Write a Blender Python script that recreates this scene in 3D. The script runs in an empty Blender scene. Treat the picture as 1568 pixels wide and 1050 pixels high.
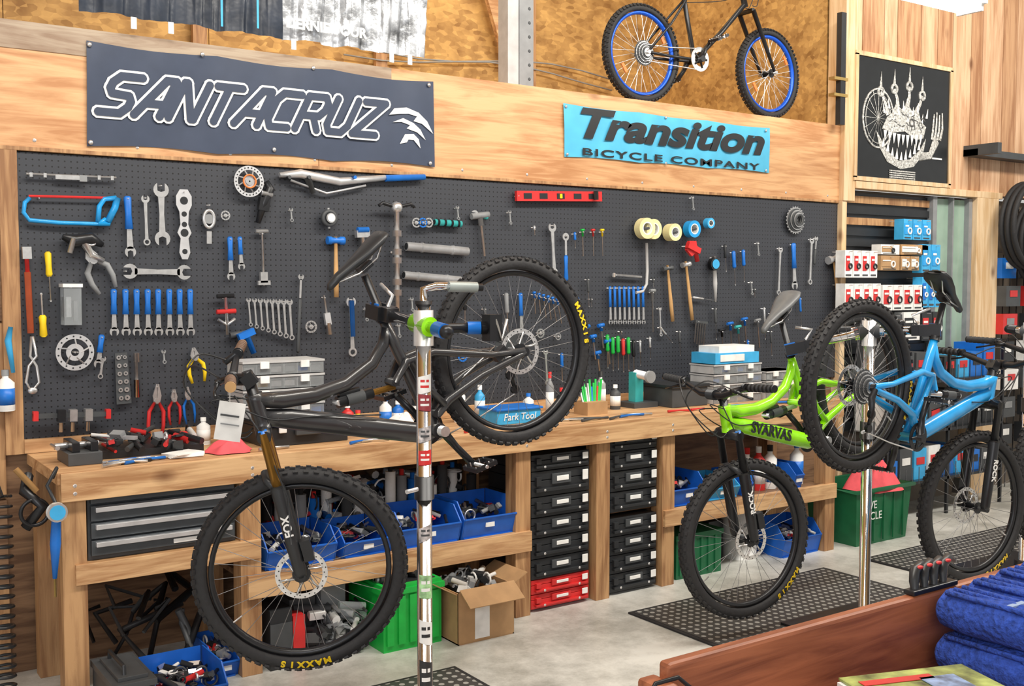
import bpy, math, random
from math import radians, sin, cos, pi
from mathutils import Vector, Matrix
random.seed(4)
# ---------------------------------------------------------------- survey of the place
# camera stands at the origin, eye height 1.66 m; tool wall is the plane Y = WALL.
YAW=radians(34.6); PIT=radians(3.25); EYE=1.66; WALL=4.85
FWD=Vector((sin(YAW)*cos(PIT),cos(YAW)*cos(PIT),-sin(PIT)))
RGT=Vector((cos(YAW),-sin(YAW),0)); UPV=RGT.cross(FWD)
def _dir(u,v): return FWD+RGT*((u-784)/1640)+UPV*((525-v)/1640)
def at_y(u,v,Y=WALL):          # measured mark -> metres on a wall-parallel plane
    d=_dir(u,v); t=Y/d.y; return Vector((d.x*t,Y,EYE+d.z*t))

# ---------------------------------------------------------------- materials
MC={}
def nt(name):
    m=bpy.data.materials.new(name); m.use_nodes=True
    return m,m.node_tree,m.node_tree.nodes['Principled BSDF']
def P(name,col,rough=.5,metal=0.,var=.12,scale=14,bump=0.,trans=0.,emit=0.,coat=0.,alpha=1.):
    if name in MC: return MC[name]
    m,t,b=nt(name)
    tc=t.nodes.new('ShaderNodeTexCoord'); n=t.nodes.new('ShaderNodeTexNoise'); n.inputs['Scale'].default_value=scale; n.inputs['Detail'].default_value=4
    t.links.new(tc.outputs['Object'],n.inputs['Vector'])
    r=t.nodes.new('ShaderNodeValToRGB'); t.links.new(n.outputs['Fac'],r.inputs['Fac'])
    r.color_ramp.elements[0].position=.3; r.color_ramp.elements[1].position=.7
    r.color_ramp.elements[0].color=tuple(c*(1-var) for c in col)+(1,); r.color_ramp.elements[1].color=tuple(min(1,c*(1+var)) for c in col)+(1,)
    t.links.new(r.outputs['Color'],b.inputs['Base Color'])
    b.inputs['Roughness'].default_value=rough; b.inputs['Metallic'].default_value=metal
    b.inputs['Transmission Weight'].default_value=trans; b.inputs['Coat Weight'].default_value=coat; b.inputs['Alpha'].default_value=alpha
    if emit: b.inputs['Emission Color'].default_value=tuple(col)+(1,); b.inputs['Emission Strength'].default_value=emit
    if bump:
        bp=t.nodes.new('ShaderNodeBump'); bp.inputs['Strength'].default_value=bump; bp.inputs['Distance'].default_value=.01
        t.links.new(n.outputs['Fac'],bp.inputs['Height']); t.links.new(bp.outputs['Normal'],b.inputs['Normal'])
    MC[name]=m; return m
def wood(name,c1,c2,axis='x',scale=1.0,rough=.55,knots=True):
    m,t,b=nt(name); L=t.links.new
    tc=t.nodes.new('ShaderNodeTexCoord'); mp=t.nodes.new('ShaderNodeMapping'); L(tc.outputs['Object'],mp.inputs['Vector'])
    s=[16*scale]*3; s['xyz'.index(axis)]=1.2*scale; mp.inputs['Scale'].default_value=s
    n=t.nodes.new('ShaderNodeTexNoise'); n.inputs['Scale'].default_value=1.8; n.inputs['Detail'].default_value=9; n.inputs['Distortion'].default_value=1.4; n.inputs['Roughness'].default_value=.6; L(mp.outputs[0],n.inputs['Vector'])
    mp2=t.nodes.new('ShaderNodeMapping'); L(tc.outputs['Object'],mp2.inputs['Vector']); s2=[5*scale]*3; s2['xyz'.index(axis)]=.8*scale; mp2.inputs['Scale'].default_value=s2
    w=t.nodes.new('ShaderNodeTexNoise'); w.inputs['Scale'].default_value=1.0; w.inputs['Detail'].default_value=3; w.inputs['Distortion'].default_value=3; L(mp2.outputs[0],w.inputs['Vector'])
    mx=t.nodes.new('ShaderNodeMath'); mx.operation='ADD'; L(n.outputs['Fac'],mx.inputs[0]); L(w.outputs['Fac'],mx.inputs[1])
    mh=t.nodes.new('ShaderNodeMath'); mh.operation='MULTIPLY'; mh.inputs[1].default_value=.5; L(mx.outputs[0],mh.inputs[0])
    r=t.nodes.new('ShaderNodeValToRGB'); L(mh.outputs[0],r.inputs['Fac'])
    e=r.color_ramp.elements; e[0].position=.40; e[1].position=.58; e[0].color=tuple(c2)+(1,); e[1].color=tuple(c1)+(1,)
    out=r.outputs['Color']
    if knots:
        vo=t.nodes.new('ShaderNodeTexVoronoi'); mp3=t.nodes.new('ShaderNodeMapping'); L(tc.outputs['Object'],mp3.inputs['Vector'])
        s3=[3.2]*3; s3['xyz'.index(axis)]=1.9; mp3.inputs['Scale'].default_value=s3; L(mp3.outputs[0],vo.inputs['Vector']); vo.inputs['Scale'].default_value=1
        rk=t.nodes.new('ShaderNodeValToRGB'); L(vo.outputs['Distance'],rk.inputs['Fac']); rk.color_ramp.elements[0].position=.03; rk.color_ramp.elements[1].position=.12
        rk.color_ramp.elements[0].color=(.3,.2,.15,1); rk.color_ramp.elements[1].color=(1,1,1,1)
        mm=t.nodes.new('ShaderNodeMix'); mm.data_type='RGBA'; mm.blend_type='MULTIPLY'; mm.inputs['Factor'].default_value=.8
        L(out,mm.inputs['A']); L(rk.outputs['Color'],mm.inputs['B']); out=mm.outputs['Result']
    L(out,b.inputs['Base Color']); b.inputs['Roughness'].default_value=rough
    bp=t.nodes.new('ShaderNodeBump'); bp.inputs['Strength'].default_value=.25; bp.inputs['Distance'].default_value=.004; L(n.outputs['Fac'],bp.inputs['Height']); L(bp.outputs[0],b.inputs['Normal'])
    return m
BLK=P('black_rubber',(.018,.018,.02),.7,bump=.2,scale=60); BLKP=P('black_plastic',(.02,.022,.025),.4); BLKM=P('black_satin_metal',(.02,.021,.024),.32,.3)
DGR=P('dark_grey',(.06,.065,.07),.5); GRY=P('mid_grey',(.25,.26,.27),.5); LGR=P('light_grey',(.5,.5,.5),.5)
STL=P('brushed_steel',(.70,.70,.70),.28,.8,scale=40); CHR=P('chrome',(.8,.8,.82),.12,1.,var=.03); ALU=P('aluminium',(.72,.73,.75),.38,.7)
BLU=P('tool_blue',(.01,.16,.6),.4); LBL=P('sky_blue',(.05,.4,.75),.4); CYN=P('cyan_blue',(.015,.33,.75),.3,coat=.4); BINB=P('bin_blue',(.01,.12,.55),.45)
RED=P('red_paint',(.62,.03,.03),.4); ORG=P('orange',(.75,.2,.04),.45); YEL=P('yellow',(.9,.62,.01),.5); WHT=P('white_label',(.85,.85,.83),.5); CRM=P('cream_tape',(.8,.72,.38),.5)
GRN=P('lime_green',(.3,.8,.005),.25,coat=.5); BGR=P('bright_green_plastic',(.01,.45,.06),.45); DGN=P('dark_green_plastic',(.01,.13,.05),.45); GLD=P('gold_stanchion',(.66,.34,.07),.22,.8)
TAN=P('hickory_handle',(.55,.32,.13),.5); CRD=P('cardboard',(.45,.27,.13),.8); PNK=P('pink_red_cloth',(.75,.1,.12),.85,bump=.4); TWL=P('blue_towel',(.03,.08,.42),.95,bump=1.,scale=90,var=.35)
TEAL=P('teal',(.05,.45,.45),.4); SLT=P('slate_drawer',(.07,.08,.09),.38,.3); CLR=P('clear_plastic',(.75,.8,.83),.15,trans=.75,var=.03); PAP=P('paper',(.82,.82,.8),.8)
CARB=P('carbon_frame',(.024,.024,.027),.35,coat=.4); BRS=P('brass',(.6,.42,.15),.35,.8); SKIN=P('saddle_grey',(.12,.125,.13),.4)
RIMB=P('blue_rim',(.01,.1,.65),.3,.3); SPK=P('spoke_steel',(.3,.3,.31),.35,.7); SPKS=P('spoke_bright',(.85,.85,.85),.25,.6)
WH=wood('header_plywood',(.72,.42,.21),(.47,.22,.09),'x',.8)
WB=wood('bench_pine',(.68,.43,.22),(.38,.19,.08),'x',1.); WV=wood('post_pine',(.52,.30,.14),(.27,.13,.055),'z',1.)
WD=wood('aged_plank',(.28,.16,.085),(.12,.06,.03),'x',1.); PL=[wood('cedar_plank_a',(.76,.50,.31),(.52,.28,.15),'z',.8),wood('cedar_plank_b',(.6,.35,.19),(.36,.17,.08),'z',.8),wood('cedar_plank_c',(.84,.63,.43),(.62,.38,.2),'z',.8)]
WL=wood('pale_trim',(.8,.6,.38),(.62,.4,.2),'z',.8); WC=wood('redwood_counter',(.42,.14,.06),(.2,.055,.022),'x',1.1,.45)
def osb():
    m,t,b=nt('osb_board'); L=t.links.new
    tc=t.nodes.new('ShaderNodeTexCoord'); v=t.nodes.new('ShaderNodeTexVoronoi'); v.inputs['Scale'].default_value=30
    n=t.nodes.new('ShaderNodeTexNoise'); n.inputs['Scale'].default_value=6; n.inputs['Detail'].default_value=6
    mp=t.nodes.new('ShaderNodeMapping'); mp.inputs['Scale'].default_value=(.55,1,1.2); mp.inputs['Rotation'].default_value=(0,.3,0)
    L(tc.outputs['Object'],n.inputs['Vector']); L(tc.outputs['Object'],mp.inputs['Vector']); L(mp.outputs[0],v.inputs['Vector'])
    mx=t.nodes.new('ShaderNodeMath'); mx.operation='MULTIPLY_ADD'; L(v.outputs['Color'],mx.inputs[0]); mx.inputs[1].default_value=.45; L(n.outputs['Fac'],mx.inputs[2])
    r=t.nodes.new('ShaderNodeValToRGB'); L(mx.outputs[0],r.inputs['Fac']); r.color_ramp.elements[0].position=.42; r.color_ramp.elements[1].position=.98
    r.color_ramp.elements[0].color=(.26,.13,.035,1); r.color_ramp.elements[1].color=(.62,.38,.13,1)
    L(r.outputs[0],b.inputs['Base Color']); b.inputs['Roughness'].default_value=.7; return m
OSB=osb()
def concrete():
    m,t,b=nt('concrete_floor'); L=t.links.new
    tc=t.nodes.new('ShaderNodeTexCoord'); n=t.nodes.new('ShaderNodeTexNoise'); n.inputs['Scale'].default_value=1.8; n.inputs['Detail'].default_value=12; n.inputs['Roughness'].default_value=.75
    L(tc.outputs['Object'],n.inputs['Vector'])
    r=t.nodes.new('ShaderNodeValToRGB'); L(n.outputs['Fac'],r.inputs['Fac']); r.color_ramp.elements[0].position=.38; r.color_ramp.elements[1].position=.60
    r.color_ramp.elements[0].color=(.34,.34,.31,1); r.color_ramp.elements[1].color=(.70,.70,.66,1)
    L(r.outputs[0],b.inputs['Base Color']); b.inputs['Roughness'].default_value=.38; return m
CON=concrete()
def holes(name,base,hole,pitch,rad,plane='xz'):
    m,t,b=nt(name); L=t.links.new
    tc=t.nodes.new('ShaderNodeTexCoord'); mp=t.nodes.new('ShaderNodeMapping'); L(tc.outputs['Object'],mp.inputs['Vector'])
    off=({'x','y','z'}-set(plane)).pop()
    s=[1/pitch]*3; s['xyz'.index(off)]=0; mp.inputs['Scale'].default_value=s
    fr=t.nodes.new('ShaderNodeVectorMath'); fr.operation='FRACTION'; L(mp.outputs[0],fr.inputs[0])
    ds=t.nodes.new('ShaderNodeVectorMath'); ds.operation='DISTANCE'; L(fr.outputs[0],ds.inputs[0]); c=[.5]*3; c['xyz'.index(off)]=0; ds.inputs[1].default_value=c
    lt=t.nodes.new('ShaderNodeMath'); lt.operation='LESS_THAN'; lt.inputs[1].default_value=rad; L(ds.outputs['Value'],lt.inputs[0])
    mx=t.nodes.new('ShaderNodeMix'); mx.data_type='RGBA'; L(lt.outputs[0],mx.inputs['Factor']); mx.inputs['A'].default_value=base+(1,); mx.inputs['B'].default_value=hole+(1,)
    L(mx.outputs['Result'],b.inputs['Base Color']); b.inputs['Roughness'].default_value=.5; return m
PEG=holes('pegboard_black',(.038,.042,.052),(.003,.003,.004),.0254,.14)
MATM=holes('rubber_mat_holes',(.05,.05,.05),(.35,.35,.33),.045,.27,'xy')

# ---------------------------------------------------------------- mesh builder
class MB:
    def __init__(s): s.v=[];s.f=[];s.m=[];s.sm=[];s.mats=[];s.M=Matrix.Identity(4)
    def add(s,vs,fs,m,smooth=False):
        o=len(s.v); s.v+=[s.M@Vector(v) for v in vs]
        if m not in s.mats: s.mats.append(m)
        k=s.mats.index(m)
        for f in fs: s.f.append([i+o for i in f]); s.m.append(k); s.sm.append(smooth)
        return s
    def box(s,c,sz,m,rot=None):
        c=Vector(c); h=[x/2 for x in sz]; vs=[]
        for z in(-1,1):
            for y in(-1,1):
                for x in(-1,1):
                    p=Vector((x*h[0],y*h[1],z*h[2])); 
                    if rot is not None: p=rot@p
                    vs.append(c+p)
        return s.add(vs,[(0,2,3,1),(4,5,7,6),(0,1,5,4),(2,6,7,3),(0,4,6,2),(1,3,7,5)],m)
    def b2(s,a,b,m):
        return s.box([(a[i]+b[i])/2 for i in range(3)],[abs(b[i]-a[i]) for i in range(3)],m)
    def tube(s,pts,r,m,seg=8,closed=False,cap=True,flat=1.0):
        pts=[Vector(p) for p in pts]; n=len(pts); rs=r if isinstance(r,(list,tuple)) else [r]*n
        vs=[];prev=None
        for i,p in enumerate(pts):
            if closed: t=(pts[(i+1)%n]-pts[i-1])
            else: t=pts[min(i+1,n-1)]-pts[max(i-1,0)]
            if t.length<1e-9: t=Vector((0,0,1))
            t.normalize()
            if prev is None:
                a=Vector((0,1,0)) if abs(t.y)<.9 else Vector((0,0,1)); nn=(a-t*a.dot(t)).normalized()
            else:
                nn=prev-t*prev.dot(t); nn=nn.normalized() if nn.length>1e-6 else prev
            prev=nn; bb=t.cross(nn)
            for k in range(seg):
                an=2*pi*k/seg; vs.append(p+(nn*cos(an)*flat+bb*sin(an))*rs[i])
        fs=[]
        for i in range(n if closed else n-1):
            j=(i+1)%n
            for k in range(seg): fs.append((i*seg+k,i*seg+(k+1)%seg,j*seg+(k+1)%seg,j*seg+k))
        s.add(vs,fs,m,True)
        if cap and not closed:
            o=len(s.v)-n*seg; k=s.mats.index(m)
            for base in(0,(n-1)*seg): s.f.append([o+base+q for q in range(seg)]); s.m.append(k); s.sm.append(False)
        return s
    def cyl(s,a,b,r,m,seg=12,r1=None): return s.tube([a,b],[r,r if r1 is None else r1],m,seg)
    def ring(s,c,R,r,m,ax='y',seg=24,ms=6,sx=1,sz=1):
        c=Vector(c); pts=[]
        for i in range(seg):
            a=2*pi*i/seg; ca,sa=cos(a)*R*sx,sin(a)*R*sz
            pts.append(c+Vector({'y':(ca,0,sa),'z':(ca,sa,0),'x':(0,ca,sa)}[ax]))
        return s.tube(pts,r,m,ms,True)
    def rev(s,prof,m,seg=40,c=(0,0,0),ax='y',smooth=True):
        c=Vector(c); vs=[];n=len(prof)
        for i in range(seg):
            a=2*pi*i/seg
            for r,h in prof:
                vs.append(c+Vector({'y':(r*cos(a),h,r*sin(a)),'z':(r*cos(a),r*sin(a),h),'x':(h,r*cos(a),r*sin(a))}[ax]))
        fs=[(i*n+k,i*n+(k+1)%n,((i+1)%seg)*n+(k+1)%n,((i+1)%seg)*n+k) for i in range(seg) for k in range(n)]
        return s.add(vs,fs,m,smooth)
    def washer(s,c,R0,R1,th,m,ax='y',seg=24): return s.rev([(R0,-th/2),(R1,-th/2),(R1,th/2),(R0,th/2)],m,seg,c,ax,False)
    def prism(s,pts,th,m,y0=0.):
        n=len(pts); vs=[(x,y0-th/2,z) for x,z in pts]+[(x,y0+th/2,z) for x,z in pts]
        return s.add(vs,[tuple(range(n)),tuple(range(2*n-1,n-1,-1))]+[(i,(i+1)%n,n+(i+1)%n,n+i) for i in range(n)],m)
    def ell(s,c,r,m,seg=14,rn=8):
        c=Vector(c); vs=[]
        for i in range(rn+1):
            ph=pi*i/rn
            for k in range(seg):
                a=2*pi*k/seg; vs.append(c+Vector((r[0]*sin(ph)*cos(a),r[1]*sin(ph)*sin(a),r[2]*cos(ph))))
        return s.add(vs,[(i*seg+k,i*seg+(k+1)%seg,(i+1)*seg+(k+1)%seg,(i+1)*seg+k) for i in range(rn) for k in range(seg)],m,True)
    def loft(s,secs,m,seg=12):
        vs=[]
        for x,z,ry,rz in secs:
            for k in range(seg):
                a=2*pi*k/seg; vs.append((x,ry*cos(a),z+rz*sin(a)))
        n=len(secs); fs=[(i*seg+k,i*seg+(k+1)%seg,(i+1)*seg+(k+1)%seg,(i+1)*seg+k) for i in range(n-1) for k in range(seg)]
        fs+=[tuple(range(seg)),tuple(range((n-1)*seg,n*seg))]
        return s.add(vs,fs,m,True)
    def mesh(s,name):
        me=bpy.data.meshes.new(name); me.from_pydata([tuple(v) for v in s.v],[],s.f)
        for m in s.mats: me.materials.append(m)
        me.polygons.foreach_set('material_index',s.m); me.polygons.foreach_set('use_smooth',s.sm); me.update()
        return me
    def obj(s,name,parent=None,bevel=0,center=True):
        c=Vector((0,0,0))
        if center and parent is None and s.v:
            lo=[min(v[i] for v in s.v) for i in range(3)]; hi=[max(v[i] for v in s.v) for i in range(3)]
            c=Vector([(lo[i]+hi[i])/2 for i in range(3)]); s.v=[v-c for v in s.v]
        o=bpy.data.objects.new(name,s.mesh(name)); bpy.context.collection.objects.link(o); o.location=c
        if parent: o.parent=parent
        if bevel:
            b=o.modifiers.new('bev','BEVEL'); b.width=bevel; b.segments=2; b.limit_method='ANGLE'; b.angle_limit=radians(50)
        return o
def link(name,data,parent,mat=None):
    o=bpy.data.objects.new(name,data); bpy.context.collection.objects.link(o); o.parent=parent
    if mat is not None: o.matrix_local=mat
    return o
def empty(name,M=None):
    e=bpy.data.objects.new(name,None); e.empty_display_size=.05; bpy.context.collection.objects.link(e)
    if M is not None: e.matrix_world=M
    return e
def text(name,body,m,size,M,parent=None,shear=0,extr=.0008,off=0,ax='CENTER',fitw=None,fith=None,sp=1):
    c=bpy.data.curves.new(name,'FONT'); c.body=body; c.size=size; c.shear=shear; c.extrude=extr; c.offset=off; c.align_x=ax; c.align_y='CENTER'; c.materials.append(m); c.space_character=sp
    o=bpy.data.objects.new(name,c); bpy.context.collection.objects.link(o)
    if fitw or fith:
        bpy.context.view_layer.update(); d=o.dimensions
        kx=fitw/d.x if fitw else 1; ky=fith/d.y if fith else kx; M=M@Matrix.Diagonal((kx,ky,1,1))
    if parent: o.parent=parent
    o.matrix_local=M; return o
def wallM(x,y,z,ang=0): return Matrix.Translation((x,y,z))@Matrix.Rotation(ang,4,'Y')@Matrix.Rotation(pi/2,4,'X')
GLY={'S':[[(1,1),(.2,1),(0,.82),(0,.66),(.16,.52),(.84,.48),(1,.34),(1,.18),(.8,0),(0,0)]],'A':[[(0,0),(.62,1),(1,1),(1,0)],[(.3,.33),(1,.33)]],'N':[[(0,0),(0,1),(.1,1),(.9,0),(1,0),(1,1)]],'T':[[(0,1),(1.05,1)],[(.5,1),(.5,0)]],
'C':[[(1,1),(.2,1),(0,.8),(0,.2),(.2,0),(1,0)]],'R':[[(0,0),(0,1),(.8,1),(1,.82),(1,.6),(.82,.42),(.12,.42)],[(.55,.42),(1,0)]],'U':[[(0,1),(0,.2),(.2,0),(.8,0),(1,.2),(1,1)]],'Z':[[(0,1),(1,1),(0,0),(1.15,0)]]}
def strokes(mb,word,x0,z0,W,H,shear,hw,y,m,gap=.26,step=3e-5):
    n=len(word); cw=W/(n-gap)
    for i,ch in enumerate(word):
        lw=cw*(1-gap)
        for line in GLY[ch]:
            pts=[Vector((x0+i*cw+p[0]*lw+(p[1]*H-H/2)*shear,0,z0+(p[1]-.5)*H)) for p in line]
            for a,b in zip(pts,pts[1:]):
                d=(b-a).normalized(); nn=Vector((-d.z,0,d.x))*hw; q=[a+nn,a-nn,b-nn,b+nn]; y-=step
                mb.add([(p.x,y,p.z) for p in q],[(0,1,2,3)],m)
            for k,p in enumerate(pts):
                y-=step; mb.add([(p.x+hw*1.05*cos(j*pi/5),y,p.z+hw*1.05*sin(j*pi/5)) for j in range(10)],[tuple(range(10))],m)
    return y

# ---------------------------------------------------------------- room shell
MB().b2((-2.5,-2.5,-.1),(11.5,7.5,0),CON).obj('floor')
MB().b2((-2.5,-2.5,5.0),(11.5,7.5,5.1),OSB).obj('ceiling')
MB().b2((-2.5,WALL+.031,0),(6.08,WALL+.13,2.2),WD).obj('wall_back')
w=MB()
for i in range(6): w.b2((-2.5,WALL+.004,.02+i*.37),(.78,WALL+.03,.38+i*.37),[WV,WD,WV][i%3])
w.obj('trim_left_boards')
h=MB(); h.b2((-2.5,WALL-.01,2.205),(2.2,WALL+.13,2.735),WH); h.b2((2.203,WALL-.01,2.205),(6.1,WALL+.13,2.735),WH)
h.b2((-2.5,WALL-.014,2.62),(2.6,WALL-.0101,2.735),wood('grey_plank',(.42,.33,.24),(.26,.17,.11),'x'))
h.b2((-2.5,WALL-.013,2.205),(6.08,WALL-.0101,2.222),WV)
for i in range(14): h.cyl((.5+i*.42,WALL-.0105,2.25),(.5+i*.42,WALL-.014,2.25),.006,STL,8)
h.obj('trim_header',bevel=.003)
MB().b2((.85,WALL,1.0),(6.08,WALL+.03,2.2),PEG).obj('pegboard')
MB().b2((.78,WALL-.012,.94),(.85,WALL+.03,2.21),WV).obj('trim_pegboard_left')
MB().b2((.85,WALL-.02,.942),(5.4,WALL-.001,1.0),WB).obj('trim_backsplash')
MB().b2((-2.5,WALL+.13,2.6),(6.1,7.4,2.7),OSB).obj('loft_floor')
o=MB()
for i in range(8): o.b2((-2.5+i*1.22,6.9,2.7),(-1.285+i*1.22,6.95,5.0),OSB)
o.obj('wall_loft_back')
o=MB()
for i in range(4): o.box((1.0+i*1.3,6.86,3.9),(.09,.04,2.5),WV)
q=at_y(752,40,6.8); o.box((q.x,6.8,q.z+.2),(.09,.04,1.4),WB,Matrix.Rotation(-.35,3,'Y')); o.obj('trim_loft_studs')
MB().b2((6.1,WALL+.13,2.34),(6.15,6.95,5.0),OSB).obj('wall_loft_side')
p=MB(); x=6.1; k=0
while x<11.4:
    wd=[.19,.24,.15,.28,.2][k%5]; p.b2((x+.004,WALL-.02,2.34),(x+wd-.004,WALL+.03,5.0),PL[(k*7+k//2)%3]); x+=wd; k+=1
p.b2((6.1,WALL+.03,2.34),(11.4,WALL+.1,5.0),WD)
p.obj('wall_planks')
t=MB(); t.b2((6.08,WALL-.05,2.22),(6.2,WALL+.1,5.0),WL); t.b2((6.08,WALL-.04,.0),(6.13,WALL+.1,2.22),WL); t.obj('trim_corner_post',bevel=.003)
MB().b2((6.2,WALL-.06,2.31),(8.0,WALL+.03,2.36),WL).obj('trim_door_head',bevel=.003)
MB().b2((7.66,WALL-.06,0),(7.95,WALL+.06,2.31),WL).obj('trim_jamb',bevel=.003)
MB().b2((6.13,WALL+.06,0),(11.4,WALL+.12,2.31),P('painted_backwall',(.16,.13,.1),.7)).obj('wall_showroom')
s=MB(); s.b2((6.14,WALL+.03,.6),(7.15,WALL+.05,2.29),BLKP)
for i in range(22): s.b2((6.14,WALL+.012,.62+i*.076),(7.15,WALL+.03,.67+i*.076),[BLKP,WV][i%2 if i>17 else 0])
s.obj('slatwall_panel')
g=MB(); g.b2((7.19,WALL+.02,1.0),(7.62,WALL+.03,2.29),P('green_glass',(.3,.42,.34),.08,var=.3,scale=2)); 
for a,b in(((7.15,1.0),(7.2,2.3)),((7.61,1.0),(7.655,2.3)),((7.4,1.0),(7.415,2.3)),((7.15,.95),(7.655,1.0))): g.b2((a[0],WALL-.02,a[1]),(b[0],WALL+.05,b[1]),GRY)
g.obj('window_1')
gw=MB()
for i in range(28): gw.cyl((8.0+i*.1,WALL-.02,.0),(8.0+i*.1,WALL-.02,2.25),.004,BLKM,5)
for i in range(20): gw.cyl((8.0,WALL-.02,.3+i*.1),(10.7,WALL-.02,.3+i*.1),.004,BLKM,5)
for i in range(49):
    gw.box((8.05+(i%7)*.33,WALL-.06-.02*(i%3),.45+(i//7)*.22),(.2,.08,.16),[BLKP,DGR,WHT,BLKP,RED,DGR,BLU,BLKP][(i*3)%8])
    gw.box((8.05+(i%7)*.33,WALL-.103-.02*(i%3),.47+(i//7)*.22),(.1,.004,.05),[WHT,GRY,RED][i%3])
gw.obj('wire_grid_display')
tr=MB()
for x,z in((8.15,2.1),(8.35,1.98),(8.8,2.1)):
    for q in range(3): tr.ring((x,WALL-.16-q*.05,z),.33,.022,BLK,seg=36,ms=8)
tr.obj('hanging_tires')
b=MB(); a0=at_y(1490,228,WALL-.1); b.b2((a0.x,WALL-.14,a0.z-.05),(a0.x+1.6,WALL-.02,a0.z+.0),DGR); b.b2((a0.x,WALL-.3,a0.z-.05),(a0.x+.05,WALL-.02,a0.z+.03),DGR); b.obj('shelf_bracket')
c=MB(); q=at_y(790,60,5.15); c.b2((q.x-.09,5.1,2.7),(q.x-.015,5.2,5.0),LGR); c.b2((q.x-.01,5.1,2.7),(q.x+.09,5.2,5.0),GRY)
for i in range(16): c.cyl((q.x+.06,5.1,2.75+i*.08),(q.x+.06,5.096,2.75+i*.08),.008,DGR,8)
c.obj('loft_post',bevel=.004)
c=MB()
for k in range(2): c.tube([(3.3+i*.3,6.84-.01*k,3.32-.05*k-.05*sin(i*.8+k)) for i in range(9)],.006,GRY,6)
c.obj('loft_cables')
c=MB(); a0=at_y(1290,20,WALL-.07);a1=at_y(1291,192,WALL-.07); c.b2((a0.x-.03,WALL-.09,a1.z),(a0.x+.02,WALL-.05,a0.z),BLKP); 
for v in(120,145): 
    z=at_y(1280,v,WALL-.08).z; c.box((a0.x-.03,WALL-.07,z),(.14,.05,.02),BRS)
c.obj('power_strip')
def cloth(name,c4,m,amp=.006,nx=60,nz=10,sag=.01,freq=9,wob=0):
    TL,TR,BR,BL=c4; mb=MB(); vs=[]
    for j in range(nz+1):
        for i in range(nx+1):
            s_=i/nx;t_=j/nz; p=(TL*(1-s_)+TR*s_)*(1-t_)+(BL*(1-s_)+BR*s_)*t_
            e=abs(sin(s_*pi*3))*sag*(1 if t_>.5 else -1)*abs(2*t_-1)**2
            p=p+Vector((0,-amp*(1+sin(s_*freq*6.28+t_*3)+.6*sin(s_*freq*2.7*6.28+5*t_))*(1+wob*random.random()),e)); vs.append(p)
    fs=[(j*(nx+1)+i,j*(nx+1)+i+1,(j+1)*(nx+1)+i+1,(j+1)*(nx+1)+i) for j in range(nz) for i in range(nx)]
    mb.add(vs,fs,m,True); return mb
BY=WALL-.016
B1=P('banner_slate_vinyl',(.05,.065,.105),.32,var=.06); B2=P('banner_cyan_vinyl',(.09,.47,.72),.4,var=.06)
c4=[at_y(132,62,BY),at_y(663,125,BY),at_y(665,256,BY),at_y(133,224,BY)]
mb=cloth('b',c4,B1,.0030,sag=.014,freq=2)
for u,v in((137,68),(657,130),(659,250),(139,218),(310,83),(480,104),(420,229)):
    q=at_y(u,v,BY-.012); mb.ell(q,(.011,.006,.011),STL,8,4)
ban=empty('sponsor_banner'); mb.obj('vinyl_sheet',ban)
xl=at_y(164,160,BY).x; xr=at_y(584,185,BY).x; cz=(at_y(160,146,BY).z+at_y(580,178,BY).z)/2-.005
st=MB(); yl=strokes(st,'SANTACRUZ',xl,cz,xr-xl-.02,.160,.5,.0275,BY-.0085,WHT); strokes(st,'SANTACRUZ',xl,cz,xr-xl-.02,.160,.5,.0175,yl-.0004,B1)
st.obj('lettering',ban)
lg=MB(); q=at_y(628,188,BY-.010); lg.M=Matrix.Translation(q)
lg.prism([(-.12,.03),(-.09,.065),(-.02,.075),(.05,.055),(.10,.015),(.135,-.045),(.07,0),(.02,.01),(.04,.035),(-.01,.045),(-.06,.04)],.001,WHT); lg.prism([(-.1,-.005),(-.04,.02),(.02,0),(.06,-.03),(.09,-.08),(.04,-.045),(-.02,-.03),(-.0,-.012),(-.05,-.0)],.001,WHT); lg.prism([(-.06,-.11),(-.03,-.06),(.02,-.055),(.05,-.08),(.06,-.125),(.02,-.085),(-.01,-.085),(-.02,-.1)],.001,WHT)
lg.obj('serpent_emblem',ban)
c4=[at_y(862,158,BY),at_y(1178,196,BY),at_y(1177,265,BY),at_y(864,240,BY)]
ban=empty('bicycle_company_banner'); mb=cloth('b',c4,B2,.003,sag=.008,freq=3)
for u,v in((867,163),(1173,200),(1173,261),(869,236),(1020,180),(1020,250)): mb.ell(at_y(u,v,BY-.01),(.009,.005,.009),STL,8,4)
mb.obj('vinyl_sheet',ban)
cA=at_y(875,190,BY);cB=at_y(1165,215,BY); zz=at_y(1020,207,BY).z
text('lettering',"Transition",BLKP,.25,wallM((cA.x+cB.x)/2,BY-.011,zz+.01),ban,.3,.0004,.010,fitw=(cB.x-cA.x)*.98,fith=.175)
zz=at_y(1020,241,BY).z
text('lettering_small','BICYCLE COMPANY',BLKP,.1,wallM((cA.x+cB.x)/2+.02,BY-.011,zz-.012),ban,0,.0004,.002,fitw=(cB.x-cA.x)*.94,fith=.042,sp=1.15)
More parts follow.
